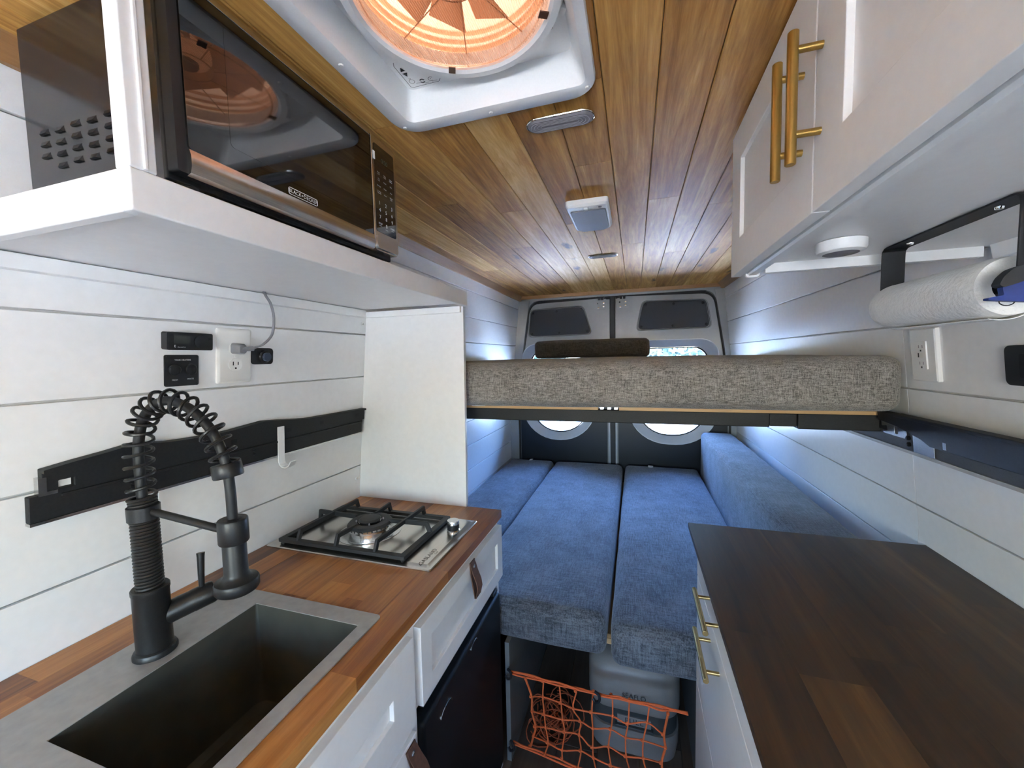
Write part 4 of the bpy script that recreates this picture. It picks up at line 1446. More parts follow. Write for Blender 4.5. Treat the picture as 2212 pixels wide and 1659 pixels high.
# ------------------------------------------------------------------ UPPER BED
ub = thing('lift_bed_frame', 'black steel lift bed frame with plywood deck under the grey mattress', 'bed frame', (-0.13, 2.1, 1.19))
obj('front_beam', MB().box(-0.935, 0.385, 1.340, 1.378, 1.190, 1.233), 'black', ub, bev=0.003)
obj('beam_sleeve', MB().box(0.455, 0.656, 1.336, 1.382, 1.187, 1.234), 'black', ub, bev=0.004)
obj('end_bracket', MB().box(0.648, 0.664, 1.300, 1.372, 1.196, 1.246), 'black', ub, bev=0.003)
obj('beam_slider', MB().box(0.385, 0.455, 1.343, 1.375, 1.193, 1.231), 'black', ub, bev=0.002)
obj('rear_beam', MB().box(-0.935, 0.640, 2.580, 2.618, 1.190, 1.233), 'black', ub, bev=0.003)
for x0, x1 in ((-0.935, -0.900), (0.615, 0.650)):
    obj('side_beam', MB().box(x0, x1, 1.378, 2.580, 1.192, 1.231), 'black', ub, bev=0.003)
obj('deck_board', MB().box(-0.930, -0.117, 1.330, 2.615, 1.2335, 1.2445), 'ply', ub, 'birch plywood deck board', bev=0.0008)
obj('deck_board', MB().box(-0.050, 0.648, 1.330, 2.615, 1.2335, 1.2445), 'ply', ub, 'birch plywood deck board', bev=0.0008)
for x0 in (-0.112, -0.088, -0.066):
    obj('deck_clip', MB().box(x0, x0 + 0.012, 1.338, 1.352, 1.234, 1.243), 'steel', ub, bev=0.001)
for x0 in (0.392, 0.420):
    obj('deck_clip', MB().box(x0, x0 + 0.022, 1.334, 1.341, 1.2345, 1.2395), 'steel', ub)

mt = thing('mattress', 'thick grey-brown tweed mattress on the raised bed', 'mattress', (-0.13, 2.1, 1.246))
obj('cover', MB().cushion(-0.895, 0.662, 1.254, 2.60, 1.2485, 1.398, 0.034, 0.007, 56, 40, 6, 0.0028, 3.3, 5.0), 'tweed', mt)
pts = [(-0.875 + 1.50 * k / 60, 1.262 + 0.0015 * math.sin(k * 1.3), 1.262 + 0.001 * math.sin(k * 0.9)) for k in range(61)]
obj('seam', MB().tube(pts, 0.0022, 6), 'tweed', mt)
obj('label_strip', MB().box(-0.560, -0.510, 1.300, 1.328, 1.2448, 1.2462), 'whitetag', mt)
bc_ = MB().cushion(-0.603, 0.079, 2.42, 2.55, 1.4045, 1.512, 0.022, 0.004, 24, 8, 8, 0.0022, 9.1)
pl = obj('back_cushion', bc_, 'taupe', None, loc=(-0.26, 2.48, 1.40))
tag(pl, 'dark taupe rectangular cushion standing on the raised mattress', 'cushion')

# right hand bed rail with its bright bracket
rrail = thing('bed_rail', 'black bed rail with bright alloy bracket on the right wall', 'rail', (XR(1.16), 1.0, 1.158))
FRr = Fr((XR(1.16) - 0.001, 0, 1.16), (0.016, -1, 0), (-0.10, 0, 1), (-1, 0, -0.10))   # u points to the camera: a = -y
obj('back_channel', MB(FRr).box(-1.62, -0.05, 0.002, 0.088, 0.0, 0.012), 'darkpanel', rrail, bev=0.001)
obj('rail_face', MB(FRr).plate([(-1.16, 0.044), (-1.13, 0.032), (-0.05, 0.032), (-0.05, 0.092), (-1.32, 0.092), (-1.32, 0.066), (-1.24, 0.060)], [], 0.012, 0.026), 'black', rrail, bev=0.002)
obj('top_lip', MB(FRr).box(-1.24, -0.05, 0.086, 0.094, 0.012, 0.032), 'black', rrail, bev=0.002)
obj('alloy_edge', MB(FRr).box(-1.62, -0.05, -0.006, 0.002, 0.0, 0.014), 'alloy', rrail, 'bright alloy lower edge')
obj('bracket_plate', MB(FRr).box(-1.205, -1.135, 0.003, 0.050, 0.012, 0.0150), 'steel', rrail, 'bright alloy bracket', bev=0.001)
obj('bracket_tab', MB(FRr).plate(rrect(-1.325, -1.225, 0.030, 0.070, 0.010), [rrect(-1.272, -1.258, 0.036, 0.056, 0.004)], 0.012, 0.0155), 'steel', rrail, bev=0.001)
for b in (0.018, 0.034):
    obj('bolt', MB(FRr).lathe([(0.0055, 0.012), (0.0055, 0.017), (0.003, 0.019), (0, 0.019)], (-1.222, b, 0), n=10), 'fridge', rrail)
obj('slot', MB(FRr).box(-1.088, -1.078, 0.036, 0.052, 0.0255, 0.0266), 'steel', rrail)

# ------------------------------------------------------------------ LOWER BED
bb = thing('bench_base', 'plywood and white bench base under the blue-grey cushions', 'bench', (-0.13, 2.1, 0.0))
obj('deck', MB().box(-0.975, 0.668, 1.340, 3.05, 0.436, 0.450), 'ply', bb, 'plywood bench deck', bev=0.001)
obj('front_slat', MB().box(-0.412, 0.188, 1.336, 1.360, 0.416, 0.436), 'ply', bb, bev=0.001)
obj('side_board', MB().box(-0.430, -0.414, 1.222, 3.05, 0.0, 0.436), 'benchgrey', bb, bev=0.001)
obj('side_board', MB().box(0.190, 0.206, 1.262, 3.05, 0.0, 0.436), 'benchgrey', bb, bev=0.001)
obj('light_block_board', MB().box(-0.414, 0.190, 1.900, 1.915, 0.0, 0.436), 'blackrub', bb)  # black board added to keep the space behind the toilet dark
cs = [('grey-blue seat cushion along the left wall of the lower bed', -0.966, -0.612, 1.226, 3.040, 1.0),
      ('middle grey-blue seat cushion of the lower bed', -0.600, -0.088, 1.213, 3.040, 2.0),
      ('grey-blue seat cushion of the lower bed next to the backrest', -0.070, 0.430, 1.182, 3.040, 4.0)]
for k, (lab, x0, x1, y0, y1, sd) in enumerate(cs):
    c = thing('seat_cushion', lab, 'cushion', ((x0 + x1) / 2, 2.1, 0.452), 'lower bed cushions')
    obj('cover', MB().cushion(x0, x1, y0, y1, 0.4530, 0.592, 0.032, 0.008, 20, 56, 6, 0.0024, sd, 7.0, 0.3), 'bluegrey', c)
    for zz in (0.578,):
        pts = [(x0 + 0.014, y0 + 0.03 + (y1 - y0 - 0.06) * t / 50, zz) for t in range(51)]
        obj('seam', MB().tube(pts, 0.0018, 6), 'bluegrey', c)
    if k != 1:
        fx = (-0.80, 0.09)[k // 2]
        t_ = MB().cushion(fx, fx + (0.022 if k == 0 else 0.035), 2.972, 3.004, 0.598, 0.604, 0.002, 0.0, 3, 3, 1, 0.004, 5.0, 60.0)
        obj('care_tag', t_, 'whitetag', c, 'small white tag')
br = thing('backrest_cushion', 'long blue-grey velvet backrest cushion along the right wall', 'cushion', (0.56, 2.1, 0.452))
obj('cover', MB().cushion(0.446, 0.650, 1.30, 3.040, 0.4530, 0.858, 0.030, 0.008, 10, 50, 16, 0.0024, 8.0, 7.0, 0.4), 'bluegrey', br)
pts = [(0.452, 1.33 + 1.68 * t / 50, 0.845) for t in range(51)]
obj('seam', MB().tube(pts, 0.0018, 6), 'bluegrey', br)

# ------------------------------------------------------------------ UNDER THE BED
tl = thing('portable_toilet', 'beige and grey portable toilet tucked under the lower bed', 'toilet', (-0.01, 1.52, 0.0))


def tring(x0, x1, y0, y1, z, r):
    return [(a, b, z) for a, b in rrect(x0, x1, y0, y1, r, 6)]


mb = MB().loft([tring(-0.135, 0.118, 1.375, 1.70, 0.0, 0.05), tring(-0.152, 0.136, 1.352, 1.72, 0.012, 0.06), tring(-0.160, 0.145, 1.345, 1.725, 0.060, 0.07), tring(-0.161, 0.146, 1.344, 1.725, 0.108, 0.07)])
obj('waste_tank', mb, 'toilet', tl, sharp=50)
mb = MB().loft([tring(-0.156, 0.141, 1.352, 1.72, 0.108, 0.07), tring(-0.157, 0.142, 1.350, 1.72, 0.178, 0.07)])
bnd = obj('dark_band', mb, 'toiletdark', tl, 'dark grey band')
mb = MB().loft([tring(-0.161, 0.146, 1.344, 1.725, 0.178, 0.07), tring(-0.164, 0.149, 1.340, 1.725, 0.20, 0.07), tring(-0.164, 0.149, 1.345, 1.725, 0.300, 0.07), tring(-0.152, 0.138, 1.362, 1.715, 0.335, 0.065), tring(-0.120, 0.105, 1.40, 1.69, 0.346, 0.06)])
upb = obj('upper_body', mb, 'toilet', tl, sharp=50)
TFr = Fr((0, 1.338, 0), (1, 0, 0), (0, 0, 1), (0, -1, 0))
mb = MB()
lettering(mb, 'SEAFLO', 0.0235, TFr, -0.004, 0.240, 0.0022)
obj('lettering', mb, 'inkdark', upb)
lb = obj('pull_label', MB(TFr).box(-0.060, 0.052, 0.126, 0.156, -0.016, -0.008), 'toilet', bnd, bev=0.001)
mb = MB()
lettering(mb, 'PULL', 0.026, TFr, -0.004, 0.1405, -0.0074, spacing=1.15)
obj('lettering', mb, 'inkdark', lb)
obj('drain_handle', MB(TFr).box(-0.068, 0.060, 0.116, 0.126, -0.016, 0.002), 'toiletdark', bnd, bev=0.003)

# orange cargo net across the opening
nt_ = thing('cargo_net', 'bright orange cord cargo net stretched across the opening under the bed', 'net', (-0.14, 1.20, 0.05))
rn = random.Random(3)


def cord(pts, r, n=7):
    q = bez(pts, max(6, 4 * (len(pts) - 1)))
    return MB().tube(q, r, n)


A0, A1 = Vector((-0.408, 1.214, 0.338)), Vector((0.150, 1.205, 0.344))
B0, B1 = Vector((-0.404, 1.213, 0.078)), Vector((0.155, 1.200, 0.055))


def strand_path(a, b, sag, n=14, jit=0.003):
    out = []
    for k in range(n + 1):
        t = k / n
        p = a.lerp(b, t)
        p = p + Vector((0, 0, -sag * 4 * t * (1 - t))) + Vector((rn.uniform(-jit, jit), rn.uniform(-jit, jit), rn.uniform(-jit, jit)))
        out.append(p)
    return out


for j in range(3):
    o_ = Vector((0, 0.004 * j - 0.004, 0.004 * (j % 2)))
    obj('edge_rope', cord(strand_path(A0 + o_, A1 + o_, 0.006), 0.0028), 'orange', nt_)
for j in range(2):
    o_ = Vector((0, 0.004 * j, 0.004 * j))
    obj('edge_rope', cord(strand_path(B0 + o_, B1 + o_, 0.010), 0.0030), 'orange', nt_)
NCx, NRz = 8, 5
grid = [[None] * (NCx + 1) for _ in range(NRz + 1)]
for r0 in range(NRz + 1):
    for c0 in range(NCx + 1):
        u = 0.10 + 0.80 * c0 / NCx
        v = r0 / NRz
        tp = A0.lerp(A1, u) + Vector((0, 0, -0.006))
        bt = B0.lerp(B1, u)
        p = tp.lerp(bt, v)
        pin = 0.035 * math.sin(math.pi * v)
        p.x += pin * (0.5 - u) * 1.2 + (rn.uniform(-0.010, 0.010) if 0 < r0 < NRz else 0)
        p.y += rn.uniform(-0.012, 0.012) - 0.01 * math.sin(math.pi * v)
        p.z += rn.uniform(-0.010, 0.010) if 0 < r0 < NRz else 0
        if 0 < r0:
            p.z += 0.012 * (1 if c0 % 2 else -1) * (0.6 if r0 < NRz else 0.0)
        grid[r0][c0] = p
for r0 in range(1, NRz):
    obj('net_cord', cord([grid[r0][c] for c in range(NCx + 1)], 0.0024), 'orange', nt_)
for c0 in range(NCx + 1):
    obj('net_cord', cord([grid[r][c0] + Vector((0.004 * ((r + c0) % 2), 0, 0)) for r in range(NRz + 1)], 0.0024 if 0 < c0 < NCx else 0.0036), 'orange', nt_)
for r0 in range(NRz + 1):
    for c0 in range(NCx + 1):
        obj('knot', MB().lathe([(0.0, -0.0055), (0.0045, -0.003), (0.0055, 0.0), (0.0045, 0.003), (0.0, 0.0055)], grid[r0][c0], (rn.uniform(-1, 1), rn.uniform(-1, 1), 1), 8), 'orange', nt_)
for hx, hy, hz in ((A0.x - 0.004, 1.206, 0.338), (B0.x - 0.004, 1.204, 0.080), (-0.118, 1.200, 0.334), (-0.110, 1.198, 0.062)):
    obj('hook', MB().tube(bez([(hx - 0.004, hy, hz + 0.016), (hx + 0.008, hy - 0.006, hz + 0.012), (hx + 0.010, hy - 0.008, hz - 0.004), (hx - 0.002, hy - 0.006, hz - 0.014), (hx - 0.010, hy, hz - 0.008)], 16), 0.0045, 8), 'blackrub', nt_)
# loose net bundle behind it
mb = MB()
for k in range(26):
    c = Vector((-0.300 + rn.uniform(-0.05, 0.05), 1.37 + rn.uniform(-0.04, 0.04), 0.055 + rn.uniform(-0.03, 0.05)))
    r1, r2_ = rn.uniform(0.03, 0.08), rn.uniform(0.02, 0.06)
    e1 = Vector((rn.uniform(-1, 1), rn.uniform(-0.6, 0.6), rn.uniform(-1, 1))).normalized()
    e2 = e1.orthogonal().normalized()
    a0 = rn.uniform(0, 6.3)
    pts = []
    for t in range(14):
        a = a0 + t * 0.42
        p = c + e1 * (r1 * math.cos(a)) + e2 * (r2_ * math.sin(a))
        p.z = max(0.004, p.z)
        pts.append(p)
    mb.join(*(lambda q: (q.v, q.f))(MB().tube(pts, 0.0022, 5)))
tn = obj('net_bundle', mb, plain('dull_orange_cord', (0.36, 0.075, 0.022), 0.8, var=0.3, nscale=300), None, loc=(-0.285, 1.40, 0.0))
tag(tn, 'tangled bundle of dull orange netting beside the portable toilet', 'net')

# ------------------------------------------------------------------ RIGHT COUNTER
RX = 0.1515
rt = thing('countertop', 'acacia block countertop at lower right, shade put into its dark brown', 'countertop', (0.43, 0.7, 0.893))
staves(rt, RX, 0.714, -0.02, 1.248, 0.897, ZT, 'acaciashade', 0.094, None, 5, 0.5, 1.1)
rc = thing('base_cabinet', 'white cabinet with brass bar handles under the shade-darkened acacia counter', 'cabinet', (0.43, 0.7, 0.0))
mb = MB()
mb.box(0.186, 0.706, 1.150, 1.166, 0, 0.896)
mb.box(0.186, 0.706, -0.01, 0.006, 0, 0.896)
mb.box(0.186, 0.706, 0.006, 1.150, 0.05, 0.066)
mb.box(0.186, 0.194, 0.006, 1.150, 0.066, 0.895)
obj('carcass', mb, 'cabwhite', rc)
RFc = Fr((0.165, 0, 0), (0, -1, 0), (0, 0, 1), (-1, 0, 0))


def bar_handle(parent, fr, a0, a1, p0, p1, b, out, r, vert, mat):
    """bar pull: bar from a0 to a1 with posts at p0, p1, standing off by out"""
    mb = MB(fr)
    P_ = (lambda t, c: (b, t, c)) if vert else (lambda t, c: (t, b, c))
    mb.tube([P_(a0, out), P_(a1, out)], r, 18)
    o = obj('handle', mb, mat, parent, 'brushed brass bar handle', bev=0.0008, seg=1)
    for p in (p0, p1):
        obj('handle_post', MB(fr).tube([P_(p, 0.0), P_(p, out)], r * 0.72, 14), mat, o)
    return o


q1 = obj('drawer_front', MB(RFc).box(-1.158, -0.004, 0.804, 0.889, -0.020, 0.0), 'cabwhite', rc, bev=0.0015)
bar_handle(q1, RFc, -1.000, -0.840, -0.970, -0.872, 0.8475, 0.029, 0.0058, False, 'brassy')
q2 = obj('drawer_front', MB(RFc).box(-1.158, -0.004, 0.500, 0.800, -0.020, 0.0), 'cabwhite', rc, bev=0.0015)
bar_handle(q2, RFc, -0.990, -0.828, -0.955, -0.855, 0.7555, 0.029, 0.0058, False, 'brassy')
obj('drawer_front', MB(RFc).box(-1.158, -0.004, 0.070, 0.496, -0.020, 0.0), 'cabwhite', rc, bev=0.0015)

# ------------------------------------------------------------------ RIGHT WALL CABINET
uc = thing('wall_cabinet', 'white shaker wall cabinet with brass handles at upper right', 'cabinet', (0.42, 0.55, 1.59))
UX, UY0, UY1, UZ0, UZ1 = 0.21, 0.05, 1.022, 1.586, 1.889
UF = Fr((UX, 0, 0), (0, -1, 0), (0, 0, 1), (-1, 0, 0))
mb = MB()
mb.box(0.232, XR(1.6, 0.6) - 0.006, UY0, UY1, 1.606, 1.618)
mb.box(0.232, XR(1.9, 0.6) - 0.006, UY0, UY1, 1.884, 1.896)
mb.box(0.232, 0.250, UY0, UY1, 1.618, 1.884)
mb.loft([[(0.232, UY1 - 0.016, 1.606), (XR(1.606, 1.0) - 0.004, UY1 - 0.016, 1.606), (XR(1.896, 1.0) - 0.004, UY1 - 0.016, 1.896), (0.232, UY1 - 0.016, 1.896)], [(0.232, UY1, 1.606), (XR(1.606, 1.0) - 0.004, UY1, 1.606), (XR(1.896, 1.0) - 0.004, UY1, 1.896), (0.232, UY1, 1.896)]])
mb.box(0.232, 0.580, UY0, UY0 + 0.016, 1.618, 1.884)
obj('carcass', mb, 'cabwhite', uc)
da = shaker(uc, UF, -UY1, -0.5925, UZ0, UZ1, 'cabinet_door', 0.070, 0.020, 0.008)
bar_handle(da, UF, 1.642, 1.793, 1.675, 1.772, -0.6280, 0.030, 0.0060, True, 'brass')
db = shaker(uc, UF, -0.5895, -UY0, UZ0, UZ1, 'cabinet_door', 0.070, 0.020, 0.008)
bar_handle(db, UF, 1.640, 1.793, 1.675, 1.772, -0.5735, 0.030, 0.0060, True, 'brass')
# light rail under the doors, ending in a U-shaped cap
rings = []
mb = MB().plate([(0.240, 1.606), (0.240, 1.590), (0.2435, 1.5865), (0.2585, 1.5865), (0.262, 1.590), (0.262, 1.606), (0.259, 1.606), (0.259, 1.5900), (0.243, 1.5900), (0.243, 1.606)], [], 0, 1)
for v in mb.v:
    v.x, v.y, v.z = v.x, UY0 + v.z * (UY1 - 0.006 - UY0), v.y
lrk = obj('light_channel', mb, 'plastic', uc)
obj('channel_end_cap', MB(Fr((0, UY1 + 0.001, 0), (1, 0, 0), (0, 0, 1), (0, -1, 0))).plate(rrect(0.238, 0.266, 1.5825, 1.606, (0.007, 0.007, 0.001, 0.001)), [rrect(0.245, 0.259, 1.5905, 1.6055, (0.003, 0.003, 0.0005, 0.0005))], 0.0, 0.008), 'plastic', lrk)
obj('end_batten', MB().box(0.270, XR(1.6, 1.0) - 0.02, UY1 - 0.030, UY1 - 0.012, 1.586, 1.606), 'white', uc, bev=0.001)
mb = MB().loft([[(XR(1.606, y) - 0.002, y, 1.606), (XR(1.582, y) - 0.001, y, 1.580), (XR(1.582, y) - 0.013, y, 1.580), (XR(1.606, y) - 0.016, y, 1.606)] for y in (0.06, UY1 - 0.035)])
obj('wall_batten', mb, 'white', uc, bev=0.001)

pk = thing('puck_light', 'round white puck light under the wall cabinet', 'light', (0.345, 0.845, 1.585))
obj('housing', MB().lathe([(0.0, 1.584), (0.026, 1.584), (0.0335, 1.587), (0.036, 1.592), (0.036, 1.6045), (0.033, 1.6055)], (0.345, 0.845, 0), n=36), 'plastic', pk)
obj('lens', MB().lathe([(0.0, 1.5828), (0.024, 1.5832), (0.027, 1.5845)], (0.345, 0.845, 0), n=30), 'lensgrey', pk)

# paper towel holder and roll
ph_ = thing('paper_towel_holder', 'black metal paper towel holder screwed under the wall cabinet', 'holder', (0.4675, 0.80, 1.606))
mb = MB()
rings = []
path = [(0.9420, 1.488), (0.9420, 1.560), (0.9420, 1.592), (0.9405, 1.5990), (0.9350, 1.6030), (0.928, 1.6040), (0.80, 1.6040), (0.672, 1.6040), (0.665, 1.6030), (0.6595, 1.5990), (0.658, 1.592), (0.658, 1.560), (0.658, 1.488)]
q = [Vector(p) for p in path]
for i, p in enumerate(q):
    d = (q[min(i + 1, len(q) - 1)] - q[max(i - 1, 0)]).normalized()
    n_ = Vector((d.y, -d.x)) * 0.0014
    rings.append([(0.450, p.x - n_.x, p.y - n_.y), (0.486, p.x - n_.x, p.y - n_.y), (0.486, p.x + n_.x, p.y + n_.y), (0.450, p.x + n_.x, p.y + n_.y)])
obj('bracket', mb.loft(rings), 'black', ph_, bev=0.0006, seg=1)
for y in (0.895, 0.715):
    obj('screw', MB().lathe([(0.0, 1.5985), (0.004, 1.5995), (0.0052, 1.6022), (0.0052, 1.603)], (0.468, y, 0), n=12), 'chrome', ph_)
obj('spindle', MB().tube([(0.468, 0.9425, 1.494), (0.468, 0.6575, 1.494)], 0.008, 14), 'black', ph_)
pt = thing('paper_towel_roll', 'white paper towel roll on the black holder', 'paper towel', (0.468, 0.80, 1.45))
mb = MB()
rings = []
RA, RB = 0.690, 0.936
for k in range(25):
    y = RA + (RB - RA) * k / 24
    e = min(1.0, min(k, 24 - k) / 1.5)
    ring = []
    for j in range(40):
        a = 2 * math.pi * j / 40
        rr_ = 0.0405 * (0.93 + 0.07 * e) + 0.0010 * noise.noise(Vector((math.cos(a) * 3, math.sin(a) * 3, y * 60)))
        ring.append((0.468 + rr_ * math.cos(a), y, 1.494 + rr_ * math.sin(a)))
    rings.append(ring)
rings = [[(0.468 + 0.018 * math.cos(2 * math.pi * j / 40), RA + 0.002, 1.494 + 0.018 * math.sin(2 * math.pi * j / 40)) for j in range(40)]] + rings + [[(0.468 + 0.018 * math.cos(2 * math.pi * j / 40), RB - 0.002, 1.494 + 0.018 * math.sin(2 * math.pi * j / 40)) for j in range(40)]]
obj('sheets', mb.loft(rings, cap=False), 'paper', pt)
mb = MB()
rings = []
for y in (RA + 0.004, (RA + RB) / 2, RB - 0.03):
    ring = []
    for k in range(9):
        t = k / 8
        a = math.radians(250 + 60 * (1 - t))
        ring.append((0.468 + (0.0412 + 0.010 * t * t) * math.cos(a) , y, 1.494 + (0.0412 + 0.004 * t) * math.sin(a)))
    rings.append(ring + [(p[0], p[1], p[2] + 0.0012) for p in reversed(ring)])
obj('loose_sheet', mb.loft(rings), 'paper', pt)
bl = thing('plastic_clip', 'blue and black plastic clip at the near end of the paper towel roll', 'clip', (0.43, 0.64, 1.48))
BF = Fr((0.0, 0.643, 0.0), (1, 0, 0), (0, 0, 1), (0, -1, 0))
mb = MB(BF).plate(rpoly([(0.4255, 1.4875), (0.4400, 1.4925), (0.4560, 1.4990), (0.4750, 1.5030), (0.4750, 1.4660), (0.4400, 1.4690), (0.4130, 1.4722), (0.4130, 1.4748), (0.4275, 1.4775)], 0.002), [rrect(0.4465, 0.4600, 1.4735, 1.4860, 0.004)], -0.004, 0.004)
obj('blue_body', mb, 'blue', bl, bev=0.0018)
mb = MB(BF).plate(rpoly([(0.4205, 1.4895), (0.4255, 1.4865), (0.4400, 1.4915), (0.4560, 1.4980), (0.4750, 1.5015), (0.4750, 1.5150), (0.4420, 1.5120), (0.4320, 1.5080), (0.4240, 1.4990)], 0.003), [], -0.006, 0.007)
obj('black_grip', mb, 'blackrub', bl, bev=0.002)
mb = MB(BF).tube([(0.4330 + 0.0075 * math.cos(t), 1.4705 + 0.0055 * math.sin(t), 0.0) for t in [math.pi + math.pi * k / 10 for k in range(11)]], 0.0006, 6)
obj('wire_loop', mb, 'black', bl)

# outlet and switch on the right wall
def rframe(y, z):
    return Fr((XR(z, y), y, z), (0.016, -1, 0), (-0.10, 0, 1), (-1, 0, -0.10))


F = rframe(1.196, 1.400)
o2 = thing('wall_outlet', 'white outlet with USB ports on the right wall below the paper towels', 'outlet', F.o)
obj('cover_plate', MB(F).loft([[(a, b, 0.0) for a, b in rrect(-0.043, 0.043, -0.064, 0.064, 0.003, 3)], [(a, b, 0.0075) for a, b in rrect(-0.0425, 0.0425, -0.0635, 0.0635, 0.003, 3)], [(a, b, 0.0095) for a, b in rrect(-0.040, 0.040, -0.061, 0.061, 0.003, 3)]]), 'plastic', o2)
ins = obj('insert', MB(F).plate(rrect(-0.0165, 0.0165, -0.0335, 0.0335, 0.001), [], 0.009, 0.0125), 'plastic', o2, bev=0.0006)
for b0 in (0.021, -0.019):
    for da in (-0.006, 0.006):
        obj('slot', MB(F).box(da - 0.0009, da + 0.0009, b0 - 0.0035, b0 + 0.0035, 0.012, 0.0127), 'lensgrey', ins)
    obj('ground_hole', MB(F).box(-0.0020, 0.0020, b0 - 0.012, b0 - 0.0078, 0.012, 0.0128), 'blackrub', ins)
obj('usb_port', MB(F).box(-0.0105, -0.0065, -0.005, 0.0055, 0.012, 0.0128), 'blackrub', ins)
obj('usb_port', MB(F).box(-0.0035, 0.0065, -0.0065, 0.0065, 0.012, 0.0127), 'ivory', ins)
F = rframe(0.952, 1.381)
s2 = thing('switch_plate', 'black rounded switch plate on the right wall at the picture edge', 'switch', F.o)
obj('faceplate', MB(F).plate(rrect(-0.030, 0.050, -0.037, 0.037, 0.011), [], 0.0, 0.010), 'blackrub', s2, bev=0.003)
obj('rocker', MB(F).plate(rrect(0.004, 0.044, -0.022, 0.022, 0.004), [], 0.009, 0.014), 'black', s2, bev=0.002)

# ------------------------------------------------------------------ CEILING FIXTURES
fn = thing('roof_fan', 'round amber roof vent fan in a white square garnish', 'fan', (-0.267, 0.565, ZCEIL))
GX0, GX1, GY0, GY1 = -0.470, -0.064, 0.352, 0.772
oc = rrect(GX0, GX1, GY0, GY1, 0.050, 8)
ic = rrect(-0.436, -0.082, 0.385, 0.738, 0.016, 8)
wt = rrect(FX0, FX1, FY0, FY1, 0.012, 8)
mb = MB()


def shift(r_, z):
    return [(a, b, z) for a, b in r_]


def mixr(p, q, t):
    return [(a[0] * (1 - t) + b[0] * t, a[1] * (1 - t) + b[1] * t) for a, b in zip(p, q)]


mb.loft([shift(oc, ZCEIL - 0.0005), shift(oc, ZCEIL - 0.005), shift(mixr(oc, ic, 0.10), ZCEIL - 0.0075), shift(mixr(oc, ic, 0.80), ZCEIL - 0.0075), shift(mixr(oc, ic, 0.97), ZCEIL - 0.0055), shift(ic, ZCEIL - 0.001), shift(mixr(ic, wt, 0.5), ZCEIL + 0.025), shift(wt, ZCEIL + 0.058)], cap=False)
ga = obj('garnish', mb, 'plastic', fn, 'white square plastic garnish', sharp=40)
for a, b in ((-0.452, 0.745), (-0.080, 0.745), (-0.453, 0.56), (-0.080, 0.56), (-0.267, 0.756)):
    obj('screw', MB().lathe([(0.0, -0.0100), (0.0035, -0.0095), (0.0045, -0.0075), (0.0045, -0.007)], (a, b, ZCEIL), n=10), 'ivory', ga)
ZW = ZCEIL + 0.055
fc_, fr0 = (-0.250, 0.550), 0.150
circ = [(fc_[0] + 0.152 * math.cos(2 * math.pi * k / 48), fc_[1] + 0.152 * math.sin(2 * math.pi * k / 48)) for k in range(48)]
obj('mounting_plate', MB().plate([(FX0 - 0.002, FY0 - 0.002), (FX1 + 0.002, FY0 - 0.002), (FX1 + 0.002, FY1 + 0.002), (FX0 - 0.002, FY1 + 0.002)], [circ], ZW, ZW + 0.008), 'plastic', fn)
obj('lens_ring', MB().lathe([(0.152, ZW - 0.001), (0.160, ZW - 0.004), (0.161, ZW - 0.022), (0.158, ZW - 0.027), (0.147, ZW - 0.0275), (0.142, ZW - 0.024), (0.141, ZW + 0.004), (0.152, ZW + 0.004)], (fc_[0], fc_[1], 0), n=64, cap=False), 'plastic', fn)
mb = MB()
prof = [(0.1415, ZW - 0.016), (0.138, ZW - 0.023), (0.131, ZW - 0.0255), (0.10, ZW - 0.027), (0.05, ZW - 0.028), (0.0, ZW - 0.028)]
mb.lathe(prof, (fc_[0], fc_[1], 0), n=64, cap=False)
obj('lens', mb, 'fanlens', fn, 'ribbed peach-tinted lens')
obj('lens_ridge', MB().lathe([(0.1315, ZW - 0.0250), (0.1330, ZW - 0.0258), (0.1315, ZW - 0.0268), (0.1295, ZW - 0.0262)], (fc_[0], fc_[1], 0), n=64, cap=False), 'fanlens', fn)
for a in (-1.12, 0.49, 2.02, 3.6):
    px, py = fc_[0] + 0.163 * math.cos(a), fc_[1] + 0.163 * math.sin(a)
    Fk = Fr((px, py, ZW), (-math.sin(a), math.cos(a), 0), (math.cos(a), math.sin(a), 0), (0, 0, -1))
    obj('lens_clip', MB(Fk).box(-0.007, 0.007, -0.006, 0.008, 0.0, 0.022), 'plastic', fn, bev=0.002)
    obj('clip_tongue', MB(Fk).box(-0.006, 0.006, -0.034, -0.020, 0.0285, 0.0300), plain('brown_clip', (0.10, 0.04, 0.02), 0.5), fn)
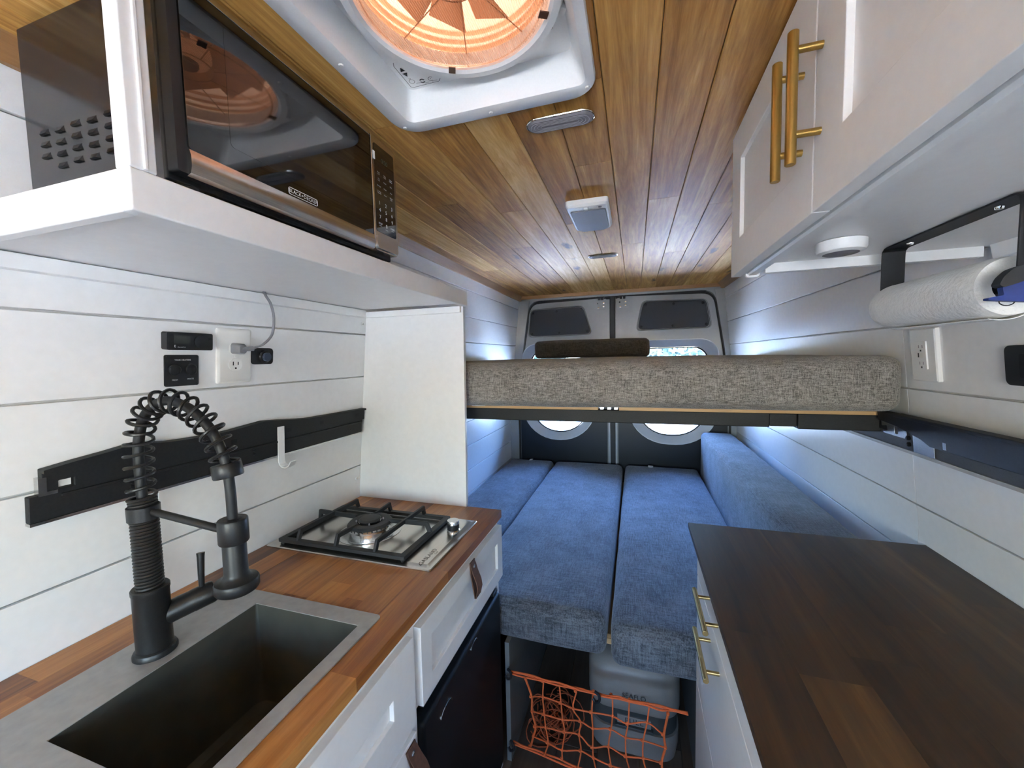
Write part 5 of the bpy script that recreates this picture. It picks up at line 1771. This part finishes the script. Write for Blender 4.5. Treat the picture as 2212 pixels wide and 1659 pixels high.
# shroud, blades, motor and lid above the lens
obj('shroud', MB().lathe([(0.152, ZW + 0.003), (0.150, ZW + 0.030), (0.143, ZW + 0.050), (0.143, ZW + 0.095)], (fc_[0], fc_[1], 0), n=56, cap=False), 'amberbody', fn)
for z_, r_ in ((ZW + 0.012, 0.1505), (ZW + 0.024, 0.149), (ZW + 0.036, 0.146)):
    obj('shroud_step', MB().lathe([(r_, z_), (r_ - 0.008, z_ + 0.001), (r_ - 0.008, z_ + 0.003), (r_, z_ + 0.004)], (fc_[0], fc_[1], 0), n=56, cap=False), 'amberbody', fn)
for k in range(10):
    a = 2 * math.pi * k / 10 + 0.18
    mb = MB()
    rings = []
    for j in range(7):
        rr_ = 0.036 + (0.126 - 0.036) * j / 6
        ch = 0.017 + 0.016 * j / 6
        tw = 0.55 - 0.22 * j / 6
        er = Vector((math.cos(a), math.sin(a), 0))
        et = Vector((-math.sin(a), math.cos(a), 0))
        c = Vector((fc_[0], fc_[1], ZW + 0.040)) + er * rr_
        d = et * math.cos(tw) + Vector((0, 0, 1)) * math.sin(tw)
        nrm = d.cross(er)
        rings.append([c - d * ch - nrm * 0.0008, c + d * ch - nrm * 0.0008, c + d * ch + nrm * 0.0008, c - d * ch + nrm * 0.0008])
    obj('fan_blade', mb.loft(rings), 'amberblade', fn)
hubm = obj('motor_hub', MB().lathe([(0.0, ZW + 0.012), (0.026, ZW + 0.012), (0.033, ZW + 0.016), (0.038, ZW + 0.024), (0.038, ZW + 0.055), (0.0, ZW + 0.060)], (fc_[0], fc_[1], 0), n=36), 'amberbody', fn)
obj('motor', MB().lathe([(0.0, ZW + 0.005), (0.016, ZW + 0.005), (0.018, ZW + 0.008), (0.018, ZW + 0.013)], (fc_[0], fc_[1], 0), n=24), 'lensgrey', hubm)
for k in range(8):
    a = 2 * math.pi * k / 8 + 0.1
    obj('guard_wire', MB().tube([(fc_[0] + 0.040 * math.cos(a), fc_[1] + 0.040 * math.sin(a), ZW + 0.004), (fc_[0] + 0.143 * math.cos(a + 0.16), fc_[1] + 0.143 * math.sin(a + 0.16), ZW + 0.002)], 0.0009, 6), 'amberblade', fn)
obj('guard_ring', MB().tube([(fc_[0] + 0.040 * math.cos(2 * math.pi * k / 32), fc_[1] + 0.040 * math.sin(2 * math.pi * k / 32), ZW + 0.004) for k in range(32)], 0.0010, 6, True), 'amberblade', fn)
mb = MB()
mb.loft([shift(rrect(-0.47, -0.05, 0.34, 0.79, 0.04), ZCEIL + 0.080), shift(rrect(-0.47, -0.05, 0.34, 0.79, 0.04), ZCEIL + 0.16), shift(rrect(-0.44, -0.08, 0.37, 0.76, 0.04), ZCEIL + 0.185), shift(rrect(-0.36, -0.16, 0.45, 0.68, 0.04), ZCEIL + 0.195)], cap=False)
mb.f.append(list(range(len(mb.v) - 24, len(mb.v))))
obj('rain_lid', mb, 'amberlid', fn, 'amber translucent rain lid')
# control key area in the corner
PK = Fr((-0.427, 0.7305, ZW - 0.0006), (1, 0, 0), (0, -1, 0), (0, 0, -1))
mb = MB()
border = [(0.003, 0.072), (0.007, 0.064), (0.007, 0.006), (0.010, 0.004), (0.066, 0.004), (0.071, 0.010)]
border = [(0.008, 0.072), (0.004, 0.064), (0.004, 0.006), (0.007, 0.003), (0.064, 0.003), (0.070, 0.009)]
for a, b in zip(border, border[1:]):
    d = (Vector(b) - Vector(a)).normalized()
    n_ = Vector((-d.y, d.x)) * 0.0005
    i0 = [mb.add(PK(a[0] + n_.x, a[1] + n_.y, 0.0002)), mb.add(PK(b[0] + n_.x, b[1] + n_.y, 0.0002)), mb.add(PK(b[0] - n_.x, b[1] - n_.y, 0.0002)), mb.add(PK(a[0] - n_.x, a[1] - n_.y, 0.0002))]
    mb.f.append(i0)


def icon_poly(pts):
    mb.f.append([mb.add(PK(a, b, 0.0003)) for a, b in pts])


def icon_arc(cx, cy, r0, r1, a0, a1, n=14):
    for k in range(n):
        t0, t1 = a0 + (a1 - a0) * k / n, a0 + (a1 - a0) * (k + 1) / n
        icon_poly([(cx + r0 * math.cos(t0), cy + r0 * math.sin(t0)), (cx + r1 * math.cos(t0), cy + r1 * math.sin(t0)), (cx + r1 * math.cos(t1), cy + r1 * math.sin(t1)), (cx + r0 * math.cos(t1), cy + r0 * math.sin(t1))])


icon_poly([(0.013, 0.058), (0.018, 0.048), (0.008, 0.048)])
icon_poly([(0.013, 0.033), (0.018, 0.043), (0.008, 0.043)])
icon_arc(0.014, 0.019, 0.0050, 0.0058, 0, 6.283)
icon_arc(0.014, 0.027, 0.0014, 0.0020, 0, 6.283, 8)
icon_arc(0.034, 0.014, 0.0030, 0.0058, 0.2, 2.6)
icon_arc(0.034, 0.014, 0.0030, 0.0058, 3.34, 5.74)
icon_arc(0.052, 0.014, 0.0046, 0.0056, 0.5, 5.2)
icon_poly([(0.0512, 0.0135), (0.0528, 0.0135), (0.0528, 0.0150), (0.0512, 0.0150)])
LTX = Fr((-0.427, 0.7305, ZW - 0.0006), (0, 1, 0), (1, 0, 0), (0, 0, -1))
for body, (a, b) in (('AUTO', (0.024, 0.0115)), ('IN/OUT', (0.042, 0.007)), ('ON/OFF', (0.057, 0.0075))):
    lettering(mb, body, 0.0034, Fr((-0.427, 0.7305, ZW - 0.0006), (1, 0, 0), (0, 1, 0), (0, 0, 1)), a, -b, -0.0003)
obj('control_legends', mb, 'inkdark', fn)
obj('thermometer_slot', MB(Fr((-0.130, 0.674, ZW - 0.0005), (-0.74, 0.67, 0), (0.67, 0.74, 0), (0, 0, -1))).box(0.0, 0.036, 0.0, 0.003, 0, 0.0010), plain('bronze_slot', (0.22, 0.17, 0.10), 0.5), fn)

# ceiling lights
def oblong(y, lab, th_=0.0):
    t = thing('ceiling_light', lab, 'light', (-0.147, y, ZCEIL - 0.007), 'oblong ceiling lights')
    mb = MB()
    mb.loft([[(a, b, z) for a, b in rrect(-0.147 - w, -0.147 + w, y - h, y + h, h - 0.0002, 8)] for w, h, z in ((0.068, 0.0235, ZCEIL - 0.0005), (0.068, 0.0235, ZCEIL - 0.004), (0.064, 0.0195, ZCEIL - 0.008))])
    obj('lens', mb, 'lensgrey', t, 'clear grey ribbed lens')
    for w, h in ((0.060, 0.0160), (0.053, 0.0120), (0.046, 0.0080), (0.039, 0.0045)):
        o_ = rrect(-0.147 - w, -0.147 + w, y - h, y + h, h - 0.0002, 6)
        obj('lens_rib', MB().tube([(a, b, ZCEIL - 0.0080) for a, b in o_], 0.0009, 6, True), 'rib', t)
    obj('rim', MB().tube([(a, b, ZCEIL - 0.003) for a, b in rrect(-0.147 - 0.069, -0.147 + 0.069, y - 0.0242, y + 0.0242, 0.0240, 8)], 0.0020, 8, True), 'chrome', t)
    return t


oblong(0.838, 'oblong grey-lensed ceiling light just behind the roof fan')
oblong(1.990, 'slim dark oblong ceiling light near the rear doors')
ml = thing('ceiling_light', 'rectangular white ceiling light with a grey lens and a switch', 'light', (-0.143, 1.345, ZCEIL - 0.03))
F = Fr((-0.143, 1.392, ZCEIL), (1, 0, 0), (0, 1, 0), (0, 0, -1))
obj('body', MB(F).loft([[(a, b, c) for a, b in rpoly([(-w, -h), (w, -h), (w, h - 0.02), (w - 0.022, h), (-w + 0.022, h), (-w, h - 0.02)], 0.012)] for w, h, c in ((0.066, 0.128, 0.0005), (0.066, 0.128, 0.015), (0.061, 0.123, 0.023))]), 'plastic', ml, bev=0.001)
obj('lens', MB(F).loft([[(a, b, c) for a, b in rpoly([(-w, -0.092), (w, -0.092), (w, h - 0.02), (w - 0.018, h), (-w + 0.018, h), (-w, h - 0.02)], 0.010)] for w, h, c in ((0.057, 0.119, 0.022), (0.054, 0.116, 0.027))]), 'lensgrey', ml, 'grey lens', bev=0.002)
sw = obj('switch_well', MB(F).box(-0.040, 0.006, -0.117, -0.102, 0.022, 0.0242), 'ivory', ml)
obj('switch', MB(F).box(-0.010, 0.004, -0.116, -0.103, 0.023, 0.029), 'plastic', sw, bev=0.002)
obj('sensor', MB(F).lathe([(0.005, 0.022), (0.005, 0.025), (0.0, 0.026)], (0.040, -0.108, 0), n=14), 'lensgrey', ml)
